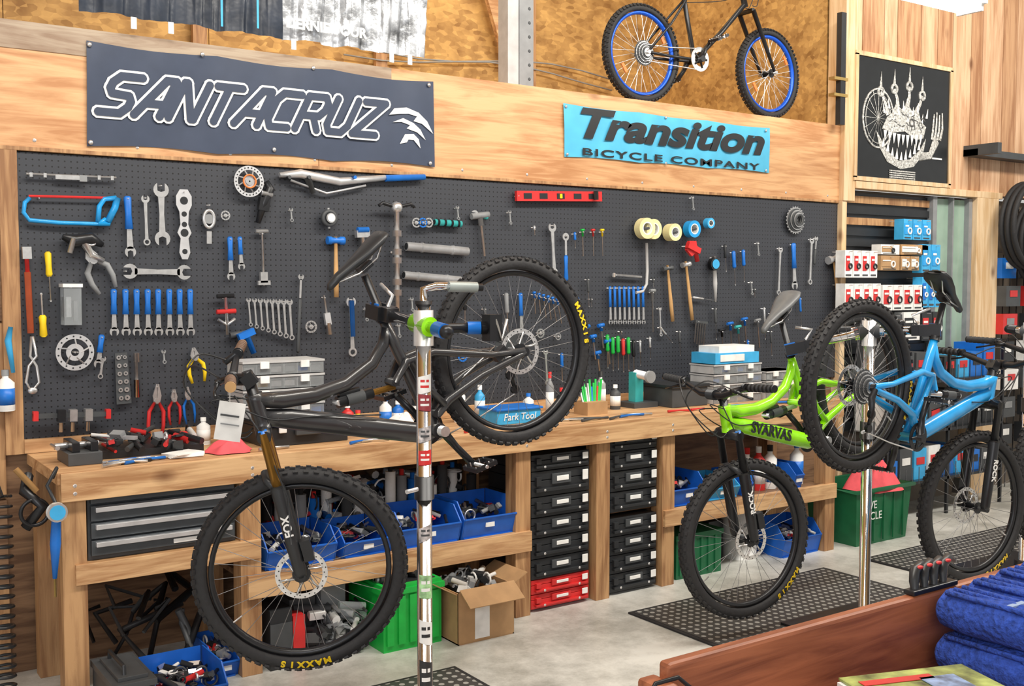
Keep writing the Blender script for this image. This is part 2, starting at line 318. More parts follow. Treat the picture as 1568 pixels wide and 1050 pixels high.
# crinkled upper banner
Y3=WALL-.03
a=at_y(120,18,Y3); b_=at_y(430,62,Y3); c_=at_y(648,92,Y3)
CRK=P('crinkled_silver_foil',(.42,.44,.47),.3,.5,var=.75,scale=9,bump=1.); NVY=P('banner_navy',(.02,.028,.045),.28,var=.5,scale=5,bump=.6)
ban=empty('hanging_banner')
cloth('b',[Vector((a.x,Y3,3.6)),Vector((b_.x,Y3,3.6)),b_,a],NVY,.012,50,14,.01,5,.3).obj('dark_half',ban)
cloth('b',[Vector((b_.x,Y3,3.6)),Vector((c_.x,Y3,3.6)),c_,b_],CRK,.014,50,18,.01,4,.5).obj('silver_half',ban)
q=at_y(500,44,Y3-.05); text('lettering','DERNIE YOUR',WHT,.1,wallM(q.x,Y3-.055,q.z),ban,0,.001,.004,fitw=.42)
st=MB()
for u in(340,395): 
    q=at_y(u,34+u*.05,Y3-.045); st.b2((q.x-.005,Y3-.047,q.z+.03),(q.x+.005,Y3-.045,3.6),LBL)
for u in(205,262,450,600,628):
    q=at_y(u,10+u*.132,Y3-.03); st.b2((q.x-.012,Y3-.03,q.z-.02),(q.x+.012,Y3-.025,q.z+.03),WHT)
st.obj('printed_stripes_and_tabs',ban)
# framed poster
pa=at_y(1309,82,WALL-.03); pb=at_y(1452,116,WALL-.03); pz0=at_y(1309,272,WALL-.03).z
X0,X1,Z0,Z1=pa.x,pb.x,pz0,pa.z
po=MB(); po.b2((X0,WALL-.05,Z0),(X1,WALL-.025,Z1),P('poster_black',(.014,.016,.018),.25))
for a,b in(((X0-.02,Z0-.02),(X1+.02,Z0+.01)),((X0-.02,Z1-.01),(X1+.02,Z1+.02)),((X0-.02,Z0),(X0+.01,Z1)),((X1-.01,Z0),(X1+.02,Z1))): po.b2((a[0],WALL-.06,a[1]),(b[0],WALL-.022,b[1]),WL)
W_,H_=X1-X0,Z1-Z0; yy=WALL-.053
def pp(s_,t_): return (X0+W_*s_,yy,Z0+H_*t_)
def xz(l): return [(pp(a,b)[0],pp(a,b)[2]) for a,b in l]
G2=P('poster_ink',(.5,.5,.48),.6,var=.7,scale=70); G3=P('poster_ink_dark',(.10,.10,.10),.6,var=.8,scale=50)
po.ring(pp(.22,.5),.17,.007,G2,seg=30,sz=1.2); po.ring(pp(.22,.5),.14,.003,G2,seg=30,sz=1.25)
for k in range(16):
    a=k*pi/8; po.cyl(pp(.22,.5),(X0+W_*.22+.165*cos(a),yy,Z0+H_*.5+.2*sin(a)),.0022,G2,4)
po.prism(xz([(.26,.42),(.31,.52),(.36,.56),(.40,.64),(.46,.60),(.52,.66),(.57,.60),(.64,.62),(.67,.52),(.73,.48),(.70,.38),(.62,.36),(.5,.42),(.38,.40)]),.003,G2,yy)
po.prism(xz([(.20,.40),(.24,.26),(.32,.15),(.46,.10),(.60,.13),(.70,.24),(.73,.38),(.67,.28),(.56,.19),(.44,.17),(.32,.24)]),.003,G2,yy)
for k in range(9):
    f_=k/8; s_=.29+f_*.38; x,_,z=pp(s_,.41-.02*sin(f_*pi)); po.prism([(x-.018,z),(x+.02,z),(x-.004,z-.075-.02*(k%2))],.003,WHT,yy-.003)
    t1=.275-.10*sin(f_*pi); x,_,z=pp(s_-.02,t1); po.prism([(x-.016,z),(x+.018,z),(x+.006,z+.06+.015*(k%2))],.003,WHT,yy-.003)
for (s0,t0,s1,t1,r_) in((.32,.54,.24,.72,.015),(.42,.62,.38,.76,.016),(.52,.63,.54,.80,.018),(.62,.6,.68,.74,.016)):
    A=Vector(pp(s0,t0));B=Vector(pp(s1,t1)); po.tube([A,(A+B)/2+Vector((.012,0,0)),B],[r_*1.5,r_,r_*.8],G2,8,flat=.15)
    po.ring(B,.03,.010,G2,seg=12,ms=5)
    po.prism([(B.x-.014,B.z+.03),(B.x+.014,B.z+.03),(B.x+.004,B.z+.14)],.003,G2,yy)
for k in range(10):
    s_=.28+.05*k; x,_,z=pp(s_,.53+.05*sin(k*2.1)+.02); po.prism([(x-.012,z),(x+.012,z),(x+.02*(k-5)/5,z+.07)],.003,WHT,yy-.002)
for k in range(4): po.tube([pp(.80+k*.03,.38),pp(.81+k*.035,.48),pp(.82+k*.03,.60+.02*(k%2))],[.014,.012,.007],G2,8,flat=.2)
po.tube([pp(.66,.22),pp(.78,.24),pp(.85,.38)],[.03,.03,.04],G2,8,flat=.1); po.box(pp(.86,.22),(.12,.004,.012),WHT)
for k in range(26): x,_,z=pp(.34+.38*random.random(),.44+.13*random.random()); po.box((x,yy-.0025,z),(.04,.002,.006),G3,Matrix.Rotation(random.uniform(0,3),3,'Y'))
po.ring(pp(.57,.50),.026,.008,G3,seg=12,ms=5)
for k in range(5): x,_,z=pp(.48,.01+k*.018); po.box((x,yy-.002,z),(.3,.003,.009),G2)
po.obj('framed_poster')
A=at_y(1335,-4,3.7);B=at_y(1488,19,3.7)
f=MB(); zz=B.z; f.b2((A.x,3.6,zz+.03),(B.x,3.8,zz+.09),WHT); 
EM=P('tube_glow',(1,.98,.95),.5,emit=7.)
for y in(3.65,3.75): f.cyl((A.x+.02,y,zz+.015),(B.x-.02,y,zz+.015),.019,EM,10)
for x in(A.x+.02,B.x-.02): f.b2((x-.01,3.62,zz-.01),(x+.01,3.78,zz+.04),WHT)
for x in(A.x+.3,B.x-.3): f.cyl((x,3.7,zz+.09),(x,3.7,5.0),.005,STL,5)
f.obj('fluorescent_light_fixture')

# ---------------------------------------------------------------- workbench
FY=4.26; ZB=.94
b=MB(); b.b2((.86,FY,ZB-.045),(5.42,WALL-.001,ZB),WB); b.b2((.87,FY-.012,ZB-.11),(5.42,FY+.03,ZB-.001),WB)
LEGS=[.92,1.62,3.02,3.53,3.99,5.34]
for x in LEGS:
    b.b2((x-.045,FY+.02,0),(x+.045,FY+.11,ZB-.05),WV); b.b2((x-.045,WALL-.1,0),(x+.045,WALL-.02,ZB-.05),WV)
b.b2((.92,FY+.005,.50),(1.66,WALL-.02,.58),WB)
b.b2((1.6,FY+.0,.33),(3.06,FY+.04,.43),WB); b.b2((1.6,FY+.04,.40),(3.06,WALL-.02,.425),WD)
b.b2((3.95,FY+.0,.33),(5.38,FY+.04,.42),WB); b.b2((3.95,FY+.04,.39),(5.38,WALL-.02,.415),WD)
b.b2((3.55,FY+.12,.42),(3.97,WALL-.05,.44),WB)
for x in LEGS:
    for z in(.86,.89): b.cyl((x,FY-.012,z),(x,FY-.015,z),.006,STL,8)
b.obj('workbench',bevel=.004)
d=MB(); d.b2((.975,FY+.05,.581),(1.565,WALL-.1,.885),SLT)
for i in range(4):
    z=.60+i*.068; d.b2((.985,FY+.03,z),(1.555,FY+.05,z+.06),SLT); d.b2((1.0,FY+.012,z+.036),(1.54,FY+.032,z+.055),ALU)
d.box((1.35,FY+.028,.618),(.1,.004,.018),WHT); d.cyl((1.27,FY+.03,.872),(1.27,FY+.02,.872),.012,STL)
d.obj('drawer_tool_chest',bevel=.003)
def case(x0,x1,z,h,col=BLKP,lab=WHT):
    c=MB(); y=FY+.04
    c.b2((x0,y+.01,z+.002),(x1,y+.4,z+h*.62),col); c.b2((x0,y+.01,z+h*.65),(x1,y+.4,z+h-.002),col)
    c.b2((x0+.02,y-.008,z+h*.2),(x1-.02,y+.012,z+h*.34),col)
    xm=(x0+x1)/2
    c.b2((xm-.06,y+.0,z+h*.45),(xm+.06,y+.009,z+h*.86),DGR if col is BLKP else col)
    c.box((xm+.005,y-.001,z+h*.66),(.075,.004,h*.2),WHT)
    for sx in(-1,1): c.box((xm+sx*(x1-x0)*.4,y+.002,z+h*.62),(.03,.02,h*.35),col); 
    for sx in(-1,1): c.cyl((xm+sx*(x1-x0)*.3,y-.008,z+h*.27),(xm+sx*(x1-x0)*.3,y-.012,z+h*.27),.005,STL,8)
    c.box((xm+(x1-x0)*.39,y-.009,z+h*.7),(.036,.004,h*.4),WHT)
    return c.obj('parts_case',bevel=.004)
z=.012
for i,h in enumerate((.075,.075,.105,.105,.105,.105,.13,.085)):
    case(3.09,3.46,z,h,RED if i<2 else BLKP); z+=h
z=.012
for i,h in enumerate((.1,.1,.1,.1)): case(3.60,3.93,z,h); z+=h
z=.441
for i,h in enumerate((.11,.11,.105,.1)): case(3.60,3.93,z,h); z+=h
def partspile(mb,x0,x1,y0,y1,z,n,cols,s=.03,k_=1.):
    for i in range(n):
        x=random.uniform(x0,x1);y=random.uniform(y0,y1);m=random.choice(cols);k=random.random();zz=z+random.uniform(0,s)
        a=Matrix.Rotation(random.uniform(0,3),3,'Z')@Matrix.Rotation(random.uniform(-.8,.8),3,'X')
        if k<.4: dv=a@Vector((random.uniform(.02,.05)*k_,0,.01)); mb.cyl(Vector((x,y,zz))-dv,Vector((x,y,zz))+dv,random.uniform(.004,.013)*k_,m,8)
        elif k<.8: mb.box((x,y,zz),(random.uniform(.02,.06)*k_,random.uniform(.015,.03)*k_,random.uniform(.008,.03)*k_),m,a)
        else: mb.ring((x,y,zz),random.uniform(.012,.03)*k_,.005,m,random.choice('xyz'),12,5)
MIX=[BLKP,DGR,STL,GRY,BLKM,ALU,BLKP,DGR,WHT,BLKM,BLKP,RED]
def bin_(x0,x1,y0,z0,h,col,dep=.28,pile=34,name='parts_bin'):
    c=MB(); t=.006; y1=y0+dep
    c.b2((x0+.01,y0+.02,z0),(x1-.01,y1,z0+.006),col)
    c.b2((x0+.01,y1-t,z0),(x1-.01,y1,z0+h),col)
    for x in(x0,x1): 
        c.M=Matrix.Translation((x,0,0))@Matrix.Rotation(pi/2,4,'Z'); c.prism([(y0+.03,z0),(y1,z0),(y1,z0+h),(y0+.07,z0+h),(y0,z0+h*.55)],t,col); c.M=Matrix.Identity(4)
    c.add([(x0,y0+.03,z0),(x1,y0+.03,z0),(x1,y0,z0+h*.55),(x0,y0,z0+h*.55),(x0,y0+.036,z0),(x1,y0+.036,z0),(x1,y0+.008,z0+h*.55),(x0,y0+.008,z0+h*.55)],[(0,1,2,3),(4,7,6,5),(3,2,6,7)],col)
    c.cyl((x0,y0,z0+h*.55),(x1,y0,z0+h*.55),.006,col,6)
    c.box(((x0+x1)/2,y0+.010,z0+h*.34),(.05,.006,.022),WHT)
    partspile(c,x0+.03,x1-.03,y0+.06,y1-.04,z0+h*.55,pile,MIX)
    return c.obj(name)
bin_(1.70,2.02,FY+.03,.427,.15,BINB); bin_(2.06,2.3,FY+.03,.427,.13,BINB); bin_(2.34,2.66,FY+.02,.427,.17,BINB); bin_(2.68,2.98,FY+.02,.427,.18,BINB)
bin_(4.05,4.3,FY+.04,.417,.17,BINB); bin_(4.62,4.68,FY+.04,.417,.13,BINB,pile=5); bin_(5.03,5.1,FY+.02,.417,.15,BINB,pile=5)
bin_(4.33,4.58,FY+.05,.417,.12,LBL)
bin_(1.15,1.42,4.02,.0,.16,BINB,.30,60); bin_(1.46,1.57,4.3,.0,.13,BINB)
bin_(4.95,5.28,FY+.03,.0,.2,BINB); 
c=MB(); c.b2((2.2,4.2,.0),(2.5,4.55,.3),BGR)
for i in range(5): c.b2((2.215+i*.058,4.19,.03),(2.25+i*.058,4.2,.25),BGR)
c.b2((2.19,4.185,.26),(2.51,4.56,.285),BGR); c.b2((2.22,4.22,.30),(2.48,4.53,.302),BLKP); partspile(c,2.25,2.45,4.25,4.5,.305,24,MIX,.03,1.4); c.obj('green_storage_crate')
c=MB(); x0,x1=2.53,2.84; y0,y1=4.10,4.40
for a,bb in(((x0,y0,0),(x1,y0+.006,.24)),((x0,y1-.006,0),(x1,y1,.24)),((x0,y0,0),(x0+.006,y1,.24)),((x1-.006,y0,0),(x1,y1,.24)),((x0,y0,0),(x1,y1,.006))): c.b2(a,bb,CRD)
for sx,x in((-1,x0),(1,x1)): c.box((x+sx*.04,(y0+y1)/2,.255),(.1,.28,.005),CRD,Matrix.Rotation(-sx*.5,3,'Y'))
c.box(((x0+x1)/2,y0-.05,.225),(.3,.11,.005),CRD,Matrix.Rotation(.6,3,'X'))
c.box((x0+.13,y0-.002,.10),(.08,.003,.17),PAP); partspile(c,x0+.05,x1-.05,y0+.05,y1-.05,.22,40,[WHT,PAP,GRY,BLKP,BLKP,DGR,PAP],.05,1.3); c.obj('cardboard_box')
c=MB(); c.b2((.98,3.98,0),(1.13,4.3,.16),DGR); c.b2((.975,3.97,.165),(1.135,4.31,.19),DGR); c.b2((1.0,4.0,.19),(1.11,4.27,.205),DGR); c.tube([(1.03,4.03,.2),(1.03,4.03,.235),(1.03,4.24,.235),(1.03,4.24,.2)],.008,BLKP); c.box((1.06,3.965,.13),(.05,.012,.05),BLKP); c.box((1.1,3.968,.05),(.05,.003,.015),WHT); c.obj('portable_toolbox',bevel=.005)
c=MB(); 
for i in range(16):
    x=1.05+random.random()*.4; y=4.36+random.random()*.3; c.tube([(x,y,.02+.02*i),(x+random.uniform(-.1,.2),y+.1,.16+.015*i),(x+random.uniform(-.1,.2),y+.1,.28)],random.choice([.008,.012,.016]),random.choice([BLKM,DGR,BLKP,BLKM]),6)
c.obj('pile_of_handlebars')
c=MB()
for x,y,z,m in((1.75,4.5,0,BLKP),(1.9,4.5,0,DGR),(2.05,4.5,0,GRY),(4.6,4.62,0,BLKP),(4.0,4.62,0,DGR)):
    c.b2((x-.06,y-.1,z),(x+.06,y+.12,z+.2+.1*random.random()),m)
c.b2((1.70,4.28,.0),(1.80,4.39,.26),BLKP); c.b2((1.805,4.28,.0),(1.86,4.39,.22),RED); c.b2((1.70,4.276,.05),(1.80,4.28,.2),DGR)
partspile(c,1.92,2.15,4.28,4.38,.02,50,[CLR,GRY,DGR,PAP,BLKP,BLKP],.2,1.7)
c.obj('stored_boxes_and_bags')
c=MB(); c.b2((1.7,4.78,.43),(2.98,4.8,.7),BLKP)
partspile(c,1.72,2.95,4.62,4.74,.47,150,[GRY,CLR,DGR,LGR,BLKP,BLKP,DGR,WHT,BLKP,RED,BLU],.26,1.6)
for i in range(16):
    x=1.75+i*.078; y=4.60+.03*(i%3); hh=.15+.03*((i*7)%4); m=[WHT,BLKP,PAP,GRY,BLU,WHT,DGR][i%7]; c.cyl((x,y,.5),(x,y,.5+hh),.026,m,10); c.cyl((x,y,.5+hh),(x,y,.53+hh),.012,[BLKP,RED,BLU][i%3],8)
c.obj('bottles_and_small_parts')
def bottle(name,x,y,z,h,r,m,cap):
    c=MB(); c.tube([(x,y,z),(x,y,z+.004),(x,y,z+h*.68),(x,y,z+h*.78),(x,y,z+h*.8),(x,y,z+h*.86)],[r*.95,r,r,r*.5,r*.36,r*.36],m,14); c.cyl((x,y,z+h*.86),(x,y,z+h),r*.42,cap,12)
    c.rev([(r*1.01,z+h*.15),(r*1.015,z+h*.15),(r*1.015,z+h*.55),(r*1.01,z+h*.55)],WHT if m is not WHT else BLU,16,(x,y,0),'z'); return c.obj(name)
for i,(x,m,k) in enumerate(((4.74,WHT,RED),(4.84,RED,WHT),(4.94,WHT,BLKP),(5.18,WHT,BLU))): bottle('fluid_bottle',x,FY+.15,.417,.26,.042,m,k)
c=MB(); c.tube([(4.78,4.5,0),(4.78,4.5,.3)],[.10,.12],WHT,20); c.cyl((4.78,4.5,.3),(4.78,4.5,.32),.128,WHT,20); c.obj('plastic_bucket')
c=MB(); c.b2((4.1,4.33,0),(4.45,4.6,.24),DGN); c.b2((4.09,4.32,.22),(4.46,4.61,.25),DGN)
for i in range(6): c.b2((4.12+i*.055,4.322,.02),(4.135+i*.055,4.33,.22),DGN)
c.obj('green_tub')
c=MB()
c.M=Matrix.Translation((5.8,4.42,0))
vs=[]
for sx,z in((.9,0),(1,.36)):
    for a,bb in((-1,-1),(1,-1),(1,1),(-1,1)): vs.append((a*.28*sx,bb*.2*sx,z))
c.add(vs,[(0,1,2,3),(0,1,5,4),(1,2,6,5),(2,3,7,6),(3,0,4,7)],DGN); c.tube([(-.29,-.21,.35),(.29,-.21,.35),(.29,.21,.35),(-.29,.21,.35)],.014,DGN,6,True)
for i in range(5): c.box((-.2+.1*i,-.195,.17),(.01,.012,.3),DGN)
tote=c.obj('recycling_tote')
tx=text('lettering','WE\nCYCLE',WHT,.07,wallM(5.66,4.212,.22),tote); tx.matrix_parent_inverse=Matrix.Translation(-tote.location)
def rag(name,x,y,z,r,m,h=.06,n=14):
    c=MB(); vs=[(x,y,z+h)]; 
    for j in range(1,6):
        for k in range(n):
            a=2*pi*k/n; rr=r*j/5*(1+.25*sin(k*2.3)+.1*random.random()); vs.append((x+rr*cos(a),y+rr*sin(a)*.8,z+h*(1-(j/5)**2)*(1+.5*sin(k*1.9+j))+.004))
    fs=[(0,1+k,1+(k+1)%n) for k in range(n)]+[(1+(j-1)*n+k,1+j*n+k,1+j*n+(k+1)%n,1+(j-1)*n+(k+1)%n) for j in range(1,5) for k in range(n)]
    c.add(vs,fs,m,True); o=c.obj(name); s=o.modifiers.new('s','SUBSURF'); s.levels=1; s.render_levels=2; return o
rag('shop_rag',5.85,4.35,.32,.2,PNK,.17)
rag('shop_rag',1.58,4.4,ZB,.1,PNK,.05)
# ---------------------------------------------------------------- wall tools
PEGY=WALL-.028
def begin(u1,v1,u2,v2):
    a=at_y(u1,v1,PEGY); b=at_y(u2,v2,PEGY); d=(b-a); L=d.length; d.normalize(); q=d.cross(Vector((0,1,0)))
    M=Matrix(((d.x,0,q.x,a.x),(0,1,0,a.y),(d.z,0,q.z,a.z),(0,0,0,1)))
    mb=MB(); mb.M=M; mb.cyl((.012,.028,0),(.012,-.012,0),.003,STL,6); return mb,L
def head(mb,x,r,m,s=1,th=.008):
    pts=[(x+s*r*cos(radians(a)),r*sin(radians(a))) for a in range(-150,151,20)]; pts+=[(x-s*(-.1*r),r*.48),(x-s*(-.3*r),0),(x-s*(-.1*r),-r*.48)]
    mb.prism(pts,th,m)
def combo(u1,v1,u2,v2,w=.02,m=STL,name='combination_wrench',dbl=False):
    mb,L=begin(u1,v1,u2,v2); head(mb,w*.9,w,m); mb.prism([(w*1.6,-w*.42),(w*1.6,w*.42),(L*.5,w*.3),(L-w*1.5,w*.42),(L-w*1.5,-w*.42),(L*.5,-w*.3)],.006,m)
    if dbl: head(mb,L-w*.9,w,m,-1)
    else: mb.washer((L-w*.9,0,0),w*.5,w*.85,.009,m,seg=16)
    mb.obj(name)
def handled(u1,v1,u2,v2,w=.014,mh=BLU,m=STL,name='cone_wrench',f=.45,ring=False):
    mb,L=begin(u1,v1,u2,v2)
    if ring: mb.washer((w,0,0),w*.6,w*1.3,.006,m,seg=16)
    else: head(mb,w,w*1.2,m,1,.005)
    mb.prism([(w*1.8,-w*.4),(w*1.8,w*.4),(L*f,w*.4),(L*f,-w*.4)],.005,m)
    mb.tube([(L*f,0,0),(L*f+.01,0,0),(L*.7,0,0),(L-.01,0,0),(L,0,0)],[w*.5,w*.8,w*.65,w*.85,w*.4],mh,8,flat=.7); mb.obj(name)
def topblue(u1,v1,u2,v2,w=.013,mh=BLU,name='cone_wrench'):
    mb,L=begin(u1,v1,u2,v2); mb.tube([(0,0,0),(.008,0,0),(L*.3,0,0),(L*.55,0,0)],[w*.5,w*.85,w*.7,w*.9],mh,8,flat=.6)
    mb.prism([(L*.55,-w*.5),(L*.55,w*.5),(L-w*1.6,w*.7),(L-w*1.6,-w*.7)],.005,STL); head(mb,L-w*.9,w*1.2,STL,-1,.005); mb.obj(name)
def driver(u1,v1,u2,v2,w=.012,mh=YEL,name='screwdriver',f=.5):
    mb,L=begin(u1,v1,u2,v2); mb.tube([(0,0,0),(.008,0,0),(L*f*.6,0,0),(L*f*.9,0,0),(L*f,0,0)],[w*.5,w,w*.85,w,w*.6],mh,8); mb.cyl((L*f,0,0),(L*.97,0,0),w*.25,STL,6); mb.prism([(L*.96,-w*.35),(L,-w*.2),(L,w*.2),(L*.96,w*.35)],.003,STL); mb.obj(name)
def pliers(u1,v1,u2,v2,w=.03,mh=RED,name='pliers'):
    mb,L=begin(u1,v1,u2,v2); p=L*.3
    for s in(-1,1):
        mb.prism([(0,s*.001),(0,s*.006),(p*.7,s*w*.45),(p*1.2,s*w*.3),(p*1.2,0),(p*.6,s*.001)],.01,STL)
        mb.tube([(p*1.1,0,s*w*.2),(L*.5,0,s*w*.75),(L*.75,0,s*w*.8),(L,0,s*w*.62)],[w*.16,w*.22,w*.2,w*.14],mh,8)
    mb.cyl((p,-.01,0),(p,.01,0),w*.28,STL,10); mb.obj(name)
def hammer(u1,v1,u2,v2,w=.055,mh=TAN,mhd=DGR,name='hammer',r=.016):
    mb,L=begin(u1,v1,u2,v2); mb.tube([(.0,0,0),(L*.3,0,0),(L*.7,0,0),(L,0,0)],[.009,.010,.014,.013],mh,8,flat=.7)
    mb.tube([(.02,0,-w),(.02,0,-w*.55),(.02,0,-w*.4),(.02,0,w*.4),(.02,0,w*.55),(.02,0,w)],[r,r,r*.75,r*.75,r,r],mhd,12); mb.obj(name)
def thandle(u1,v1,u2,v2,w=.04,mh=BLU,m=STL,r=.004,name='t_handle_hex_key'):
    mb,L=begin(u1,v1,u2,v2); mb.tube([(.0,0,-w),(.0,0,0),(.0,0,w)],r*1.9,mh,8); mb.tube([(0,0,0),(L*.25,0,0)],r*1.6,mh,8); mb.cyl((0,0,0),(L,0,0),r,m,6); mb.obj(name)
def bar(u1,v1,u2,v2,r,m,name,ends=None,k=3):
    mb,L=begin(u1,v1,u2,v2); mb.cyl((0,0,0),(L,0,0),r,m,14)
    for q in range(k): x=L*(q+.5)/k; mb.cyl((x-.006,0,0),(x+.006,0,0),r*1.12,ends or m,14)
    mb.cyl((-.001,0,0),(.001,0,0),r*.8,BLKP,12); mb.cyl((L-.02,.028,0),(L-.02,0,0),.003,STL,6); mb.obj(name)
def disc(u,v,R,m,name,sp=6,hub=.25,y=-.01):
    mb,_=begin(u,v,u+1,v); mb.washer((0,y,0),R*.74,R,.004,m,seg=36); mb.washer((0,y,0),R*hub*.6,R*(hub+.12),.006,m,seg=20)
    for k in range(sp):
        a=2*pi*k/sp; mb.tube([(R*.3*cos(a),y,R*.3*sin(a)),(R*.8*cos(a+.35),y,R*.8*sin(a+.35))],R*.05,m,5)
    for k in range(sp*3): a=2*pi*k/sp/3; mb.cyl((R*.87*cos(a),y-.003,R*.87*sin(a)),(R*.87*cos(a),y+.003,R*.87*sin(a)),R*.05,BLKP,6)
    mb.cyl((0,.028,0),(0,y-.01,0),.004,STL,6); return mb.obj(name)
mb,L=begin(40,266,178,272); mb.cyl((0,0,0),(L,0,0),.005,STL,8); mb.box((L*.45,-.002,-.008),(.1,.01,.018),STL); mb.box((L*.62,-.002,-.01),(.03,.012,.026),GRY)
for q in(.05,.2,.8,.95): mb.box((L*q,0,-.003),(.012,.012,.018),STL)
mb.obj('vernier_caliper')
mb=MB(); g=lambda u,v:at_y(u,v,PEGY); mb.tube([g(46,303),g(38,310),g(36,325),g(45,337),g(90,341),g(150,343),g(162,335)],.009,CYN,8); mb.tube([g(44,300),g(170,303)],.006,RED,6,flat=.3)
mb.tube([g(178,303),g(160,305),g(152,316),g(150,340)],.011,CYN,8); mb.tube([g(180,303),g(176,318),g(165,340)],.015,CYN,8); mb.tube([g(150,342),g(168,342)],.012,CYN,8)
for u in(60,165): q=g(u,303); mb.cyl(q,q+Vector((0,.028,0)),.003,STL,6)
mb.obj('hacksaw')
topblue(195,300,200,392,.020); combo(222,299,225,376,.018); combo(246,280,249,376,.034,name='large_open_wrench',dbl=True)
mb,L=begin(281,290,283,397); w=.035
mb.prism([(0,-w*.5),(0,w*.5),(.03,w),(.07,w),(.1,w*.6),(L*.5,w*.5),(L*.62,w*.9),(L*.7,w*.5),(L-.03,w*.7),(L,w*.35),(L,-w*.35),(L-.03,-w*.7),(L*.7,-w*.5),(L*.62,-w*.9),(L*.5,-w*.5),(.1,-w*.6),(.07,-w),(.03,-w)],.007,ALU)
for q,r in((.05,.018),(.11,.012),(L*.5,.012),(L*.62,.018),(L-.035,.012)): mb.cyl((q,-.0045,0),(q,.0045,0),r,BLKP,14)
mb.obj('multi_spanner')
mb,L=begin(320,310,320,373); mb.ring((L*.4,0,0),.03,.008,STL,sx=1.3,sz=.8); mb.washer((L*.4,0,0),.0,.022,.006,GRY); mb.box((L*.85,0,0),(L*.3,.01,.022),STL); mb.obj('lockring_spanner')
disc(344,330,.022,STL,'washer_gauge',4)
disc(380,278,.072,ALU,'brake_rotor',8)
mb,_=begin(380,278,381,278); mb.ring((0,-.02,0),.03,.004,ORG,seg=20); mb.cyl((0,-.02,0),(0,-.015,0),.018,STL,12); mb.obj('rotor_carrier')
mb,L=begin(408,278,398,342); mb.tube([(0,0,0),(.03,-.01,.02),(L*.5,-.01,0),(L,0,-.01)],[.014,.022,.02,.012],BLKM,8); mb.box((L*.55,-.01,.0),(.06,.03,.05),BLKM); mb.cyl((L*.3,-.02,-.02),(L*.3,-.02,.03),.012,STL); mb.obj('brake_caliper')
mb=MB(); mb.tube([g(428,268),g(460,266),g(520,278),g(590,272)],[.012,.022,.02,.014],ALU,8); mb.tube([g(590,273),g(650,271)],[.017,.015],BLU,10); mb.tube([g(470,270),g(480,296)],[.02,.012],DGR,8); mb.tube([g(445,276),g(500,296),g(560,284)],.006,ALU,6)
for u in (440,470,540): q=g(u,272); mb.cyl(q+Vector((0,-.03,0)),q+Vector((0,.028,0)),.009,[BLU,STL,DGR][u%3],8)
mb.obj('derailleur_alignment_gauge')
mb,_=begin(503,334,504,334); mb.ring((0,-.01,0),.032,.012,DGR); mb.cyl((0,-.03,0),(0,.02,0),.024,STL,20); mb.cyl((0,-.034,0),(0,-.03,0),.019,WHT,16); mb.box((0,-.0,.0),(.01,.01,.1),STL); mb.obj('dial_gauge')
hammer(514,362,515,455,.045,TAN,BLU,'rubber_mallet',.02)
mb,L=begin(553,352,556,405); mb.box((.02,-.01,0),(.035,.03,.07),STL); mb.cyl((0,-.02,-.03),(0,-.02,.03),.014,BLU,10); mb.tube([(.03,-.01,0),(L,-.01,.01)],[.012,.016],STL,8); mb.obj('tubing_clamp')
mb,L=begin(603,312,604,476); mb.tube([(.015,-.03,-.1),(.0,-.03,-.08),(.02,-.03,0),(.0,-.03,.08),(.015,-.03,.1)],.009,BLKM,8); mb.ell((.02,-.03,0),(.03,.03,.03),STL); mb.cyl((.03,-.03,0),(L,-.03,0),.014,STL,14)
for q in(.25,.42,.5,.7,.8): mb.cyl((L*q,-.03,0),(L*q+.03,-.03,0),.024,ALU,16)
mb.cyl((L*.45,.028,0),(L*.45,-.03,0),.006,STL,6); mb.obj('headset_press')
bar(622,377,716,385,.023,ALU,'fork_tube',k=2); bar(618,421,705,429,.021,ALU,'fork_tube',k=2)
for u,m in((636,STL),(646,BLU),(655,STL)): disc(u,341,.025,m,'bearing_press_cup',3)
bar(665,340,706,343,.017,TEAL,'facing_tool_handle',BLKM,4)
thandle(735,330,742,392,.055,GRY,STL,.009,'star_nut_setter'); handled(722,328,748,332,.02,TEAL,STL,'cable_cutter')
mb,L=begin(125,358,128,400); mb.tube([(.01,-.01,-.08),(.03,-.01,-.03),(.02,-.02,.03),(.05,-.01,.08)],[.012,.03,.028,.012],BLKM,10); mb.tube([(.03,-.02,0),(.09,-.02,.03),(L,-.01,.08)],[.02,.014,.01],STL,8); mb.tube([(.02,-.03,-.04),(.08,-.03,-.06)],.012,STL,8); mb.ring((.03,-.03,.03),.02,.005,STL); mb.obj('spoke_tension_meter')
pliers(133,378,165,445,.06,GRY,'cable_housing_cutter')
mb,L=begin(188,415,292,417); head(mb,.03,.033,STL); head(mb,L-.03,.033,STL,-1); mb.prism([(.05,-.014),(.05,.014),(L/2,.010),(L-.05,.014),(L-.05,-.014),(L/2,-.010)],.008,STL); mb.obj('large_open_wrench')
mb,L=begin(40,376,47,510); mb.box((.03,0,0),(.05,.03,.035),STL); mb.cyl((.05,0,0),(L*.35,0,0),.009,RED,8); mb.cyl((L*.3,0,0),(L,0,0),.013,P('coral_grip',(.75,.16,.07),.5),10); mb.obj('torque_wrench')
driver(73,385,78,462,.014,YEL,'chain_tool'); driver(67,516,63,448,.016,YEL)
mb,L=begin(107,436,108,497); mb.b2((0,-.05,-.035),(L,.02,.035),CLR); mb.b2((-.005,-.055,-.04),(.01,.025,.04),WHT); mb.b2((L*.3,-.04,-.025),(L*.8,.0,-.005),STL); mb.b2((L*.4,-.04,.005),(L*.9,.0,.02),GRY); mb.obj('clear_parts_jar')
for u in(174,192,209,226,242,259,275,291): topblue(u,442,u+1,513,.0165)
